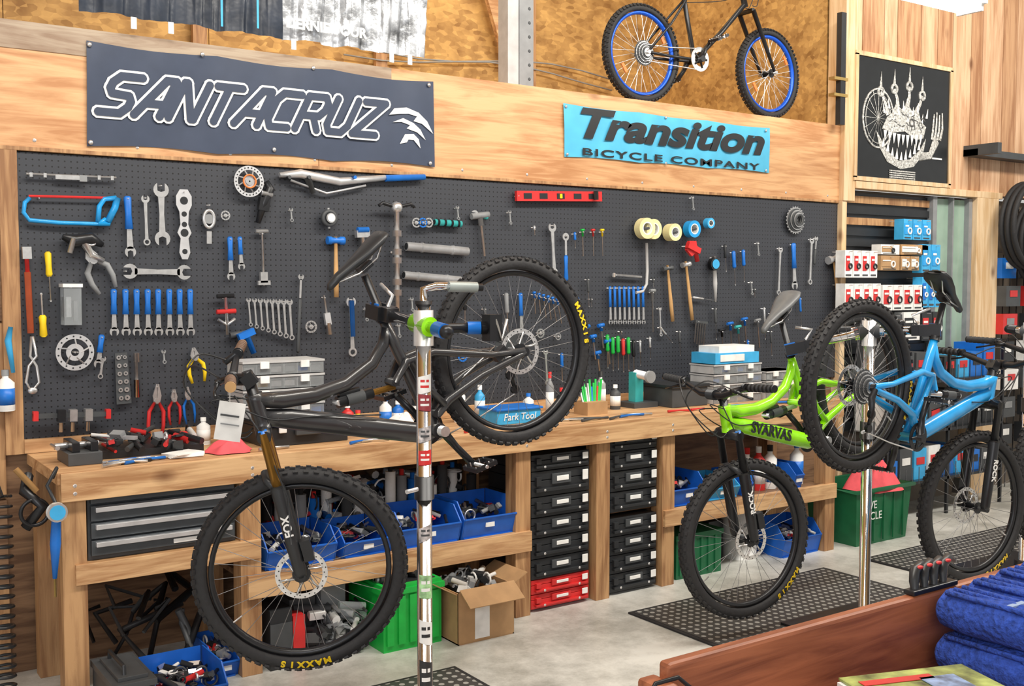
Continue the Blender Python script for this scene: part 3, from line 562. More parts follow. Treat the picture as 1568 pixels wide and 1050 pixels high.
topblue(352,362,354,428,.016); topblue(367,362,370,412,.014); mb,L=begin(401,354,404,437); mb.cyl((0,0,0),(L,0,0),.006,STL,8); mb.cyl((0,0,-.03),(0,0,.03),.009,STL,8); mb.box((L*.85,0,0),(.05,.02,.035),STL); mb.box((L*.95,0,0),(.02,.02,.06),STL); mb.obj('chain_whip')
mb,L=begin(344,453,347,512); mb.cyl((0,-.01,-.04),(0,-.01,.04),.01,BLKM,8); mb.cyl((0,-.01,0),(L,-.01,0),.008,STL,8); mb.cyl((L*.4,-.01,-.045),(L*.4,-.01,.045),.011,RED,8); mb.tube([(L*.6,-.01,-.04),(L*.75,-.01,0),(L*.6,-.01,.04)],.008,STL,6); mb.obj('cable_stretcher')
for i in range(8): combo(380+i*9,456+i*.3,384+i*9,500+i*3,.011+.0006*i)
handled(461,420,456,540,.012,DGR,STL,'tire_gauge',.3); mb,L=begin(496,452,505,512); mb.cyl((0,0,0),(L*.5,0,0),.006,STL,8); mb.box((L*.6,0,0),(L*.3,.02,.03),ALU); mb.cyl((L*.7,0,0),(L,0,0),.014,STL,8); mb.obj('seatpost_clamp')
disc(475,500,.03,STL,'freehub_ring',4); combo(537,455,540,546,.026,STL,'cassette_wrench'); mb,L=begin(537,460,539,515); mb.tube([(0,-.012,0),(L,-.012,0)],.013,BLU,8,flat=.5); mb.obj('grip_sleeve')
disc(114,539,.078,ALU,'chainring',5,.35); topblue(156,512,150,562,.016); combo(158,545,153,580,.013)
mb,L=begin(185,540,190,618); mb.prism([(0,-.026),(0,.026),(L,.032),(L,-.032)],.006,DGR)
for i in range(6): mb.washer((.02+i*L/6.3,-.006,-.012),.004,.010,.004,STL,seg=10); mb.washer((.02+i*L/6.3,-.006,.014),.004,.008+.0008*i,.004,STL,seg=10)
mb.obj('socket_rail')
mb,L=begin(208,540,210,608); mb.cyl((0,-.012,0),(.04,-.012,0),.014,STL); mb.cyl((.02,0,0),(L,0,0),.008,STL,8); mb.cyl((L*.6,0,0),(L,0,0),.013,CHR,10); mb.obj('ratchet')
mb=MB(); mb.tube([g(48,515),g(46,545),g(56,560),g(60,585),g(48,600),g(40,585),g(44,560),g(56,545),g(50,515)],.006,STL,6); mb.ell(g(50,598),(.02,.01,.015),STL); mb.obj('spoke_wrench_ring')
mb,L=begin(15,500,15,570); mb.tube([(0,-.02,0),(L*.3,-.02,-.01),(L,-.02,.01)],[.009,.014,.008],LBL,8); mb.obj('cleaning_brush'); 
q=at_y(12,630,WALL-.07); bottle('spray_bottle',q.x,WALL-.032,q.z,.17,.035,WHT,GRY)
mb,L=begin(48,636,166,632); mb.box((L/2,-.03,0),(L,.02,.02),DGR); mb.box((.01,-.03,0),(.02,.03,.04),RED); mb.box((L-.01,-.03,0),(.02,.03,.04),RED)
for q in(.35,.5,.7): mb.box((L*q,-.04,.0),(.03,.04,.05),[STL,BLKM,STL][int(q*4)%3]); mb.cyl((L*q,-.04,-.03),(L*q,-.04,-.07),.008,STL,8)
mb.obj('dropout_alignment_tool')
pliers(241,588,238,672,.042,RED); pliers(266,596,268,650,.032,RED); pliers(286,592,292,648,.03,BLU)
pliers(296,532,304,585,.045,YEL,'cable_snips')
for (u1,v1,u2,v2,w_,m_) in((690,450,692,500,.012,DGR),(712,452,712,498,.012,BLKM),(775,448,778,512,.013,GRY),(742,470,744,510,.01,DGR)): driver(u1,v1,u2,v2,w_,m_,'hex_driver')
topblue(797,448,799,512,.016); 
for i in range(6): thandle(818+i*7,448+i*2,820+i*8,480+i*3,.008,BLU,STL,.0035,'folding_hex_key')
disc(826,510,.026,STL,'bearing_cup',4); disc(853,515,.02,GRY,'bearing_cup',4)
disc(707,545,.03,BLU,'bearing_cup',4); combo(835,535,838,590,.016); driver(860,540,861,585,.01,BLU,'hex_driver')
mb,L=begin(790,300,920,301)
mb.prism([(0,-.028),(0,.028),(L,.028),(L,-.028)],.022,RED)
for q in(.12,.3,.5,.7,.88): mb.box((L*q,-.0115,0),(L*.09,.003,.03),BLKP)
mb.cyl((L*.5,-.014,-.012),(L*.5,-.014,.012),.008,YEL,8); mb.cyl((L*.9,-.03,-.02),(L*.9,-.03,.03),.014,BLKM,8); mb.obj('spirit_level')
combo(845,342,849,423,.026,STL,'adjustable_wrench'); handled(866,358,867,430,.017,BLU,STL,'pin_spanner',.45,True)
for u,m in((892,BGR),(908,RED),(922,YEL)): thandle(u,352,u+1,392,.012,m,STL,.0035)
def roll(u,v,R,wd,m,name='tape_roll'):
    mb,_=begin(u,v,u+1,v); mb.rev([(R*.62,-wd),(R,-wd),(R,0),(R*.62,0)],m,32,smooth=False); mb.rev([(R*.52,-wd*1.01),(R*.62,-wd*1.01),(R*.62,0),(R*.52,0)],WHT if m is not WHT else GRY,24,smooth=False); mb.cyl((0,.028,0),(0,-wd*1.2,0),.009,DGR,8); mb.obj(name)
roll(983,350,.062,.05,CRM); roll(996,351,.060,.035,CRM); roll(1024,356,.052,.06,CRM); roll(1055,351,.052,.05,CYN); roll(1082,342,.032,.04,LBL)
mb,L=begin(1047,376,1062,384); mb.box((L/2,-.04,0),(L*1.2,.03,.035),RED); mb.prism([(0,-.03),(0,.03),(L*.6,.05),(L,0),(L*.6,-.05)],.02,RED,-.03); mb.tube([(L*.8,-.03,0),(L*1.3,-.03,-.06)],.014,RED,8); mb.obj('tape_dispenser')
mb=MB(); mb.tube([g(990,372),g(991,415),g(990,435),g(984,446),g(974,448)],.009,LGR,8); mb.obj('steerer_tube_guide')
for i in range(8): topblue(934+i*7.2,438,935+i*7.2,496,.0125)
mb,L=begin(940,421,982,424); mb.cyl((0,0,0),(L,0,0),.008,STL,8); mb.cyl((0,0,-.012),(0,0,.012),.01,STL,8); mb.obj('extension_bar')
thandle(999,445,1000,508,.02,GRY,STL,.006); combo(1010,470,1012,515,.012)
hammer(1022,406,1030,492,.04,TAN,DGR,'claw_hammer',.014); hammer(1050,400,1060,490,.035,TAN,STL,'ball_peen_hammer',.017)
mb,L=begin(1092,392,1094,462); mb.cyl((.05,-.02,0),(.05,.01,0),.04,BLKP,20); mb.cyl((.05,-.024,0),(.05,-.02,0),.03,LBL,20); mb.cyl((0,-.01,0),(.02,-.01,0),.012,STL,8); mb.tube([(.09,-.01,0),(L*.6,-.01,0),(L,-.01,0)],[.012,.014,.006],LGR,8); mb.obj('pressure_gauge')
driver(1110,374,1112,416,.011,BLKP); driver(1123,384,1126,437,.013,BLU); driver(1138,382,1140,432,.012,BLU); driver(1095,470,1097,520,.01,DGR)
combo(1195,378,1192,452,.02,STL,'pedal_wrench'); topblue(1215,372,1217,442,.024,BLU,'headset_wrench'); combo(1243,364,1240,436,.022,STL,'crank_puller'); handled(1250,362,1247,405,.014,DGR)
mb,_=begin(1218,337,1219,337)
for k in range(6): mb.washer((0,-.008*k,0),.03,.085-.009*k,.003,[STL,DGR][k%2],seg=28)
for k in range(24): a=k*pi/12; mb.box((.088*cos(a),0,.088*sin(a)),(.008,.003,.008),STL)
mb.obj('cassette_sprocket')
hammer(1276,392,1284,462,.06,TAN,ALU,'dead_blow_hammer',.028)
mb,L=begin(1066,492,1080,494)
for i in range(5): mb.cyl((i*L/4,0,0),(i*L/4+.004,0,-.13-.01*(i%3)),.005,STL,6)
mb.box((L/2,0,0),(L*1.3,.02,.015),DGR); mb.obj('hex_bit_rack')
for (u,v,m) in((1118,495,BLU),(1130,500,TEAL),(1140,488,BLU),(1105,505,BLKM),(1160,490,GRY)): thandle(u,v,u+3,v+42,.025,m,STL,.005)
for (u,v,m) in((930,512,BGR),(938,516,BGR),(946,514,BGR),(954,518,RED),(962,516,BGR),(970,520,BLKM)): driver(u,v,u+1,v+52,.012,m)
for (u,v) in((898,500),(908,515),(920,498),(930,522),(915,540)): thandle(u,v,u+4,v+35,.022,BLU,STL,.006)
for (u1,v1,u2,v2) in((900,425,902,470),(905,455,906,470),(950,505,952,512),(880,355,881,380),(818,345,819,360),(1000,425,1001,440),(1170,470,1172,520),(1155,440,1156,455),(1180,480,1195,482),(1205,455,1207,490),(1225,455,1227,500),(1060,455,1095,460),(980,520,981,560),(1010,500,1030,525),(885,455,886,490),(870,455,872,490),(1145,520,1146,548),(1180,505,1182,545),(1040,505,1042,545),(995,515,996,550)): driver(u1,v1,u2,v2,.008,random.choice([STL,DGR,STL,BLU]),'small_bit_tool')
for (u,v) in((445,318),(610,495),(560,470),(250,535),(700,315),(780,322),(1060,300),(1160,370),(1150,430),(585,515),(630,455)): combo(u,v,u+2,v+22,.010,GRY)
mb,L=begin(371,505,385,540); mb.box((.02,-.03,0),(.03,.03,.08),BLU); mb.tube([(.02,-.03,0),(L,-.03,0)],.014,BLU,8); mb.obj('chain_scrubber'); thandle(365,512,372,560,.04,DGR,STL,.008)
# slatwall merchandise
def packs(name,specs):
    mb=MB()
    for (u1,v1,u2,v2,m,l,n) in specs:
        a=at_y(u1,v1,WALL-.12); b=at_y(u2,v2,WALL-.12); wd=(b.x-a.x)/n; H=a.z-b.z
        for i in range(n):
            x0=a.x+wd*i+.004; x1=a.x+wd*(i+1)-.004; W=x1-x0
            mb.b2((x0,WALL-.14,b.z),(x1,WALL-.06,a.z),m); mb.b2((x0+.008,WALL-.144,b.z+H*.25),(x0+W*.6,WALL-.14,b.z+H*.8),l)
            mb.ring((x0+W*.62,WALL-.146,b.z+H*.42),min(W,H)*.2,.006,BLKP if m is WHT else WHT,seg=12,ms=5); mb.b2((x0+.012,WALL-.148,b.z+H*.62),(x0+W*.5,WALL-.144,b.z+H*.7),WHT if l is not WHT else DGR)
            mb.b2((x0+W*.1,WALL-.143,b.z+H*.06),(x0+W*.8,WALL-.14,b.z+H*.12),DGR)
            mb.cyl(((x0+x1)/2,WALL+.012,a.z-.01),((x0+x1)/2,WALL-.17,a.z-.01),.003,STL,6)
    mb.obj(name,bevel=.002)
packs('hanging_packages',[(1290,383,1340,425,WHT,RED,4),(1290,434,1345,476,WHT,RED,4),(1348,436,1410,474,WHT,RED,4),(1380,335,1422,368,LBL,CYN,3),(1345,374,1374,390,WHT,CRD,1),(1345,391,1374,414,CRD,CRD,1),(1376,374,1418,391,CRD,PAP,1),(1376,392,1404,414,CRD,PAP,2),(1408,374,1436,418,LBL,CYN,2),(1408,424,1438,470,LBL,BLU,3),(1290,482,1330,500,BLKP,GRY,2),(1408,478,1440,520,BLKP,RED,2),(1380,478,1405,520,WHT,BLKP,1),(1340,482,1378,505,DGR,GRY,2)])
mb=MB()
for z in(.25,.6,.95):
    mb.b2((6.2,WALL-.35,z),(7.6,WALL-.03,z+.02),BLKM)
    for i in range(8): 
        h=random.uniform(.14,.26); x=6.25+i*.165; m=random.choice([BLKP,LBL,DGR,BLU,DGR,BLKP,WHT]); mb.b2((x,WALL-.3,z+.02),(x+.14,WALL-.05,z+.02+h),m); mb.box((x+.07,WALL-.302,z+.02+h*.6),(.09,.004,.05),random.choice([WHT,BLKP,RED]))
    for i in range(20): mb.cyl((6.2+i*.073,WALL-.35,z),(6.2+i*.073,WALL-.35,z+.12),.003,BLKM,5)
for x in(6.2,6.9,7.58): mb.b2((x,WALL-.35,0),(x+.02,WALL-.33,1.2),BLKM)
mb.obj('merchandise_shelf')
# ---------------------------------------------------------------- bench-top clutter
def organizer(x0,x1,y,z,n=3,h=.055,name='clear_organizer_box'):
    mb=MB()
    for i in range(n):
        zz=z+i*(h+.004); mb.b2((x0,y,zz),(x1,y+.2,zz+h),CLR); mb.b2((x0-.004,y-.004,zz+h*.85),(x1+.004,y+.204,zz+h),LGR)
        for k in range(6): x=x0+(x1-x0)*(k+.5)/6; mb.box((x,y+.06,zz+h*.35),((x1-x0)/8,.07,h*.4),random.choice([DGR,STL,BLU,GRY,BLKM,BRS])); mb.box((x0+(x1-x0)*k/6,y+.1,zz+h*.4),(.003,.19,h*.75),LGR)
        for k in(.25,.75): mb.box((x0+(x1-x0)*k,y-.008,zz+h*.7),(.04,.01,.03),WHT)
    mb.obj(name)
mb=MB(); mb.b2((1.74,4.42,ZB),(2.14,4.74,ZB+.085),BLKP); mb.b2((1.73,4.41,ZB+.088),(2.15,4.75,ZB+.118),BLKP); mb.box((1.94,4.405,ZB+.06),(.12,.02,.03),DGR); 
for x in(1.82,2.06): mb.box((x,4.405,ZB+.085),(.035,.012,.05),WHT)
mb.obj('black_parts_case',bevel=.004)
organizer(1.68,2.06,4.5,ZB+.12,4,.06)
mb=MB(); mb.b2((1.08,4.5,ZB),(1.5,4.78,ZB+.03),BLKP); partspile(mb,1.1,1.48,4.45,4.7,ZB+.035,50,MIX,.05,1.2); mb.obj('small_parts_tray')
mb=MB(); mb.b2((.93,4.4,ZB),(1.06,4.6,ZB+.05),DGR); mb.b2((.95,4.42,ZB+.05),(.98,4.58,ZB+.09),BLKM); mb.b2((1.02,4.42,ZB+.05),(1.05,4.58,ZB+.09),BLKM); mb.cyl((.9,4.5,ZB+.07),(1.07,4.5,ZB+.07),.012,STL); mb.cyl((.9,4.44,ZB+.07),(.9,4.56,ZB+.07),.006,STL); mb.obj('bench_vise',bevel=.003)
mb=MB()
for i in range(34):
    x=random.uniform(1.75,5.3) if i>8 else random.uniform(1.1,1.3); y=random.uniform(4.30,4.39); a=random.uniform(-.4,.4); l=random.uniform(.05,.1); mb.tube([(x-l,y-l*a,ZB+.008),(x,y,ZB+.012),(x+l,y+l*a,ZB+.008)],[.008,.005,.007],random.choice([STL,DGR,BLKM,BLU,RED,STL]),6)
mb.obj('scattered_hand_tools')
mb=MB()
for i in range(5): mb.box((1.38,4.4,ZB+.004+i*.003),(.14,.1,.003),PAP,Matrix.Rotation(.1*i,3,'Z'))
mb.obj('paper_stack')
for (x,y,h,r,m,k) in((1.56,4.68,.12,.03,PAP,WHT),(2.25,4.65,.14,.03,RED,WHT),(2.32,4.68,.1,.03,YEL,RED),(2.46,4.66,.16,.03,WHT,BLU),(2.55,4.7,.13,.03,BLU,WHT),(2.62,4.62,.2,.03,BLKP,RED),(2.9,4.68,.2,.03,WHT,BLKP),(3.05,4.72,.18,.028,LBL,WHT),(3.5,4.6,.15,.028,BLKP,RED),(3.82,4.66,.22,.03,STL,BLKP),(3.42,4.6,.24,.022,GRY,RED),(3.92,4.65,.14,.03,DGR,WHT),(3.35,4.7,.12,.03,WHT,BLU)): bottle('lubricant_bottle',x,y,ZB,h,r,m,k)
mb=MB(); mb.b2((2.98,4.45,ZB),(3.25,4.62,ZB+.07),LBL); mb.b2((2.97,4.44,ZB+.07),(3.26,4.63,ZB+.082),BLU); tc_=mb.obj('blue_tool_case',bevel=.003)
tx=text('lettering','Park Tool',WHT,.05,wallM(3.115,4.446,ZB+.036),tc_,.2,.001); tx.matrix_parent_inverse=Matrix.Translation(-tc_.location)
mb=MB(); mb.b2((3.6,4.5,ZB),(3.74,4.62,ZB+.07),CRD)
for i in range(12): mb.cyl((3.62+i*.01,4.56,ZB+.05),(3.59+i*.014,4.56,ZB+.15+.02*(i%3)),.006,random.choice([STL,BLU,RED,BGR]),6)
mb.obj('tool_caddy')
organizer(4.55,4.95,4.5,ZB+.0,4,.055); organizer(5.0,5.3,4.5,ZB,3,.055)
mb=MB(); mb.b2((4.56,4.5,ZB+.236),(4.93,4.7,ZB+.3),LBL); mb.b2((4.6,4.51,ZB+.3),(4.9,4.68,ZB+.34),WHT); mb.b2((4.6,4.495,ZB+.25),(4.8,4.5,ZB+.29),WHT); mb.obj('blue_supply_boxes')
mb=MB(); mb.b2((4.22,4.5,ZB),(4.5,4.75,ZB+.11),DGR); mb.b2((4.21,4.49,ZB+.11),(4.51,4.76,ZB+.13),BLKP); mb.obj('grey_tool_case',bevel=.004)
mb=MB(); mb.b2((4.02,4.6,ZB),(4.2,4.76,ZB+.03),DGR); mb.b2((4.08,4.66,ZB+.03),(4.14,4.72,ZB+.2),TEAL); mb.cyl((4.11,4.69,ZB+.19),(4.11,4.58,ZB+.18),.025,ALU); mb.cyl((4.11,4.58,ZB+.18),(4.11,4.56,ZB+.18),.035,GRY,18); mb.obj('bench_grinder')
rag('white_rag',2.45,4.48,ZB,.1,PAP,.08)
mb=MB(); pts=[]
for i in range(240): a=i*.55; pts.append((.68+.05*cos(a),4.45+.05*sin(a),.84-.0034*i)) 
mb.tube(pts,.006,BLKP,6); mb.tube([(.70,4.45,.84),(.68,4.6,.96),(.66,4.8,1.0),(.66,4.85,.9)],.006,BLKP,6); mb.obj('coiled_air_hose')
mb=MB(); q=at_y(86,783,4.2); mb.cyl(q,q+Vector((0,-.025,0)),.036,STL,20); mb.cyl(q+Vector((0,-.026,0)),q+Vector((0,-.028,0)),.028,LBL,20); mb.tube([q+Vector((0,0,-.03)),q+Vector((-.005,0,-.12)),q+Vector((-.01,0,-.25))],[.017,.02,.008],BLU,8); mb.tube([q+Vector((0,0,.03)),q+Vector((-.03,.0,.1)),q+Vector((.01,.02,.16)),(.84,4.24,.93)],.007,BLKP,6); mb.tube([q+Vector((-.01,0,-.25)),q+Vector((-.01,0,-.32))],.005,BRS,6); mb.obj('tire_inflator')
mb=MB(); mb.tube([(.80,4.5,.9),(.77,4.4,.86),(.83,4.38,.80),(.77,4.4,.72)],.022,BLKM,8); mb.tube([(.74,4.4,.95),(.81,4.38,.86)],.012,TAN,8); mb.ring((.8,4.38,.78),.05,.008,BLKM); mb.obj('hanging_air_tools')

# ---------------------------------------------------------------- bicycles
def wheel(R,rim,rear,tire=BLK,spoke=SPK,wide=.03,knob=True,rotor=True):
    mb=MB(); rt=wide
    prof=[(R-rt+rt*cos(a),rt*sin(a)) for a in [radians(-130+i*20) for i in range(14)]]
    mb.rev(prof,tire,56)
    if knob:
        n=64
        for i in range(n):
            for (yy,off,an) in((.008,0,0),(-.008,.5,0),(.023,.25,1),(-.023,.75,-1)):
                a=2*pi*(i+off)/n; rad=Vector((cos(a),0,sin(a))); tg=Vector((-sin(a),0,cos(a)))
                c=rad*(R-(.0 if an==0 else .008))+Vector((0,yy+an*.001,0)); Z=(rad+Vector((0,an*.7,0))).normalized(); Y=Z.cross(tg)
                rot=Matrix((tg,Y,Z)).transposed(); mb.box(c,(.017,.011,.007),tire,rot)
    ri=R-rt*2+.004
    mb.rev([(ri,-.016),(ri,.016),(ri-.01,.014),(ri-.018,.006),(ri-.018,-.006),(ri-.01,-.014)],rim,56)
    for i in range(32):
        a=2*pi*i/32; s=1 if i%2 else -1; b=a+(.5 if (i//2)%2 else -.5)
        mb.tube([(.022*cos(b),s*.028,.022*sin(b)),((ri-.014)*cos(a),0,(ri-.014)*sin(a))],.0012 if spoke is SPK else .0016,spoke,4,cap=False)
    mb.cyl((0,-.055,0),(0,.055,0),.008,STL,10); mb.cyl((0,-.03,0),(0,.03,0),.017,BLKM,14); mb.washer((0,.03,0),.01,.028,.003,BLKM,seg=20); mb.washer((0,-.028,0),.01,.028,.003,BLKM,seg=20)
    if rotor:
        mb.washer((0,.042,0),.072,.09,.002,STL,seg=40); mb.washer((0,.042,0),.012,.032,.003,BLKM,seg=20)
        for k in range(6): a=k*pi/3; mb.tube([(.03*cos(a),.042,.03*sin(a)),(.055*cos(a+.3),.042,.055*sin(a+.3)),(.078*cos(a+.35),.042,.078*sin(a+.35))],.004,STL,5)
        for k in range(30): a=k*pi/15; r_=.078+.007*(k%2); mb.cyl((r_*cos(a),.0405,r_*sin(a)),(r_*cos(a),.0435,r_*sin(a)),.0028,BLKP,5)
    if rear:
        for k in range(8):
            r_=.075-.007*k; mb.washer((0,-.026-.0045*k,0),.012,r_,.0022,[DGR,STL][k%2],seg=26)
            for j in range(22): a=2*pi*j/22; mb.box((r_*cos(a),-.026-.0045*k,r_*sin(a)),(.005,.002,.005),DGR)
    mb.cyl((ri-.015,0,0),(ri-.055,0,0),.003,STL,6)
    return mb.mesh('wheel')
def tirelabel(parent,M0,R,phi,s,m=YEL,body='MAXXIS',size=.034):
    for i,ch in enumerate(body):
        p=phi+s*(i-(len(body)-1)/2)*radians(5.2); rad=Vector((cos(p),0,sin(p))); nrm=Vector((0,s,0)); nrm=(nrm+rad*.25).normalized(); X=rad.cross(nrm).normalized(); Yv=nrm.cross(X)
        pos=rad*(R-.030)+Vector((0,s*.0312,0))
        M=M0@Matrix(((X.x,Yv.x,nrm.x,pos.x),(X.y,Yv.y,nrm.y,pos.y),(X.z,Yv.z,nrm.z,pos.z),(0,0,0,1)))
        text('tire_letter',ch,m,size,M,parent,0,.0008,.0016)
def bike(name,hub,front,frame,stan=BLKM,rim=BLKM,steer=0.,R=.37,labels=(),logo=None,logom=WHT,crank=-93,tire=BLK,kid=False,saddle=BLKP,accent=None,side=1,tag=False):
    hub=Vector(hub); front=Vector(front); e=(front-hub); WBs=e.length; e.normalize()
    l=Vector((0,-1 if e.x<0 else 1,0)); l=(l-e*l.dot(e)).normalized(); n=e.cross(l); 
    M=Matrix(((e.x,l.x,n.x,hub.x),(e.y,l.y,n.y,hub.y),(e.z,l.z,n.z,hub.z),(0,0,0,1)))
    root=empty(name,M); k=WBs/1.165; accent=accent or frame
    V=lambda x,y,z:Vector((x*k,y,z*k))
    HB,HT=V(.945,0,.485),V(.90,0,.59)
    if kid: HB,HT=V(.93,0,.42),V(.895,0,.52)
    ax=(HT-HB).normalized()
    S=Matrix.Translation(HB)@Matrix.Rotation(steer,4,ax)@Matrix.Translation(-HB)
    fr=MB()
    BB=V(.46,0,.01)
    if not kid:
        fr.tube([HB-ax*.006,HB+ax*.02,HT-ax*.02,HT+ax*.004],[.031,.028,.028,.03],frame,14)
        fr.tube([V(.935,0,.52),V(.86,0,.44),V(.75,0,.315),V(.62,0,.165),V(.52,0,.05),V(.47,0,.015)],[.028,.036,.039,.039,.038,.034],frame,14,flat=.8)
        fr.tube([V(.905,0,.57),V(.84,0,.51),V(.74,0,.44),V(.625,0,.39),V(.5,0,.375),V(.42,0,.40),V(.375,0,.44)],[.026,.030,.028,.025,.023,.022,.019],frame,12)
        fr.tube([V(.455,0,.02),V(.42,0,.20),V(.385,0,.37),V(.362,0,.475)],[.028,.023,.021,.019],frame,12)
        fr.cyl(BB-Vector((0,.04,0)),BB+Vector((0,.04,0)),.028,frame,16); fr.cyl(V(.364,0,.465),V(.359,0,.485),.024,BLKM,14)
        for s in(-1,1):
            y=s*.045
            fr.tube([V(.43,y*.6,.06),V(.36,y,.075),V(.2,s*.062,.055),V(.05,s*.072,.01),V(0,s*.074,0)],[.019,.018,.015,.014,.014],accent,10)
            fr.tube([V(.48,y*.5,.27),V(.40,y*.8,.30),V(.30,s*.05,.26),V(.12,s*.066,.09),V(0,s*.074,.005)],[.014,.016,.015,.012,.014],accent,10)
            fr.tube([V(.39,y,.29),V(.40,y,.18),V(.385,y,.075)],[.014,.012,.015],accent,8)
            fr.cyl(V(0,s*.066,0),V(0,s*.082,0),.018,BLKM,12)
            fr.cyl(V(.48,s*.02,.27),V(.48,s*.034,.27),.014,BLKM,12); fr.cyl(V(.40,s*.03,.30),V(.40,s*.048,.30),.013,STL,12); fr.cyl(V(.43,s*.02,.07),V(.43,s*.045,.07),.016,BLKM,12)
        fr.cyl(V(.48,-.03,.27),V(.48,.03,.27),.016,accent,10)
        A,Bq=V(.69,0,.36),V(.485,0,.25); fr.cyl(A,A.lerp(Bq,.6),.022,BLKM,14); fr.cyl(A.lerp(Bq,.55),Bq,.012,GLD if stan is GLD else STL,12); fr.cyl(A.lerp(Bq,.15),A.lerp(Bq,.45),.0235,DGR,14); fr.cyl(A-Vector((0,.02,0)),A+Vector((0,.02,0)),.01,STL,10)
        fr.cyl(A.lerp(Bq,.1)+Vector((0,0,.028)),A.lerp(Bq,.45)+Vector((0,0,.028)),.012,BLKM,10)
        fr.cyl(V(.36,0,.48),V(.318,0,.64),.0145,BLKM,12); fr.cyl(V(.362,0,.475),V(.345,0,.54),.0165,BLKM,12); sx,sz=.30,.685
        fr.tube([V(0,-.085,-.01),V(-.02,-.1,-.06),V(.03,-.095,-.11),V(.05,-.09,-.17)],[.012,.016,.012,.008],BLKM,8); fr.cyl(V(.03,-.1,-.11),V(.03,-.085,-.11),.02,BLKM,12); fr.cyl(V(.05,-.1,-.17),V(.05,-.085,-.17),.018,BLKM,12)
        fr.box(V(.085,.058,.065),(.06,.03,.035),BLKM)
        bk=[((.93,.02,.60),(1.0,.03,.68),(.92,.03,.5),(.8,.03,.40),(.6,.03,.22)),((.93,-.02,.6),(1.02,-.03,.66),(.93,-.03,.48),(.78,-.03,.38))]
    else:
        fr.tube([HB,HT],.02,frame,12); fr.tube([V(.925,0,.44),V(.70,0,.22),BB],.016,frame,10); fr.tube([V(.90,0,.50),V(.62,0,.44),V(.36,0,.40)],.014,frame,10); fr.tube([BB,V(.36,0,.40),V(.34,0,.46)],.015,frame,10)
        for s in(-1,1):
            fr.tube([BB+Vector((0,s*.03,0)),V(.2,s*.05,0),V(0,s*.06,0)],.009,frame,8); fr.tube([V(.365,s*.015,.38),V(.2,s*.05,.2),V(0,s*.06,0)],.008,frame,8); fr.cyl(V(0,s*.055,0),V(0,s*.075,0),.012,STL,8)
        fr.cyl(BB-Vector((0,.04,0)),BB+Vector((0,.04,0)),.022,frame,14); fr.cyl(V(.34,0,.46),V(.32,0,.56),.012,STL,10); sx,sz=.31,.58
        bk=[((.9,.02,.60),(.98,.03,.62),(.8,.02,.46),(.4,.02,.38))]
    for c_ in bk:
        P_=[V(*q) for q in c_]; out=[]
        for i in range(len(P_)-1):
            for j in range(5):
                t_=j/5; p0=P_[max(i-1,0)];p1=P_[i];p2=P_[i+1];p3=P_[min(i+2,len(P_)-1)]
                out.append(.5*((2*p1)+(p2-p0)*t_+(2*p0-5*p1+4*p2-p3)*t_*t_+(3*p1-p0-3*p2+p3)*t_**3))
        fr.tube(out+[P_[-1]],.0028,BLKP,5)
    c0=V(sx,0,sz); fr.M=Matrix.Translation(c0)
    fr.loft([(-.13,.03,.035,.008),(-.125,.028,.06,.016),(-.09,.022,.072,.02),(-.03,.016,.06,.02),(.04,.014,.034,.018),(.11,.014,.022,.016),(.15,.008,.018,.014),(.162,.004,.008,.006)],saddle,14)
    for s in(-1,1): fr.tube([(-.10,s*.03,.012),(-.05,s*.022,-.022),(.04,s*.022,-.022),(.12,s*.01,.004)],.0035,STL,6)
    fr.box((-.0,0,-.022),(.05,.05,.022),BLKM); fr.M=Matrix.Identity(4)
    fr.obj('frame',root)
    cr=MB(); cr.washer(BB+Vector((0,-.05,0)),.045,.066 if not kid else .075,.004,BLKM if not kid else STL,seg=34)
    for k_ in range(5): a=k_*2*pi/5; cr.tube([BB+Vector((0,-.052,0)),BB+Vector((.055*cos(a),-.052,.055*sin(a)))],.007,BLKM,6)
    ca=radians(crank); cl=.172 if not kid else .14
    for s,a in((1,ca),(-1,ca+pi)):
        E=BB+Vector((cl*cos(a),s*.082,cl*sin(a))); cr.tube([BB+Vector((0,s*.06,0)),BB.lerp(E,.5)+Vector((0,s*.02,0)),E],[.019,.014,.015],BLKM,8); cr.cyl(BB+Vector((0,s*.05,0)),BB+Vector((0,s*.08,0)),.02,STL if s>0 else BLKM,12)
        pc=E+Vector((0,s*.055,0)); cr.cyl(E,E+Vector((0,s*.105,0)),.007,STL,8); pr=Matrix.Rotation(-.4,3,'Y'); 
        for dx in(-.042,.042): cr.box(pc+pr@Vector((dx,0,0)),(.014,.09,.016),BLKM,pr)
        for dy in(-.04,.04): cr.box(pc+Vector((0,dy,0)),(.09,.012,.016),BLKM,pr)
        for dx in(-.04,-.02,.02,.04):
            for dy in(-.035,.035): cr.box(pc+pr@Vector((dx,dy,0)),(.004,.004,.026),STL,pr)
    cr.tube([BB+Vector((0,-.05,.066)),V(.2,-.047,.055),V(0,-.045,.05)],.0035,STL,5)
    if not kid: cr.tube([BB+Vector((0,-.05,-.066)),V(.25,-.07,-.13),V(.06,-.093,-.185),V(.035,-.093,-.09),V(0,-.05,-.05)],.0035,STL,5)
    else: cr.tube([BB+Vector((0,-.05,-.066)),V(0,-.045,-.05)],.0035,STL,5)
    cr.obj('crankset',root)
    fk=MB(); fk.M=S; AX=V(1.165,0,0); f_=Vector((ax.z,0,-ax.x))
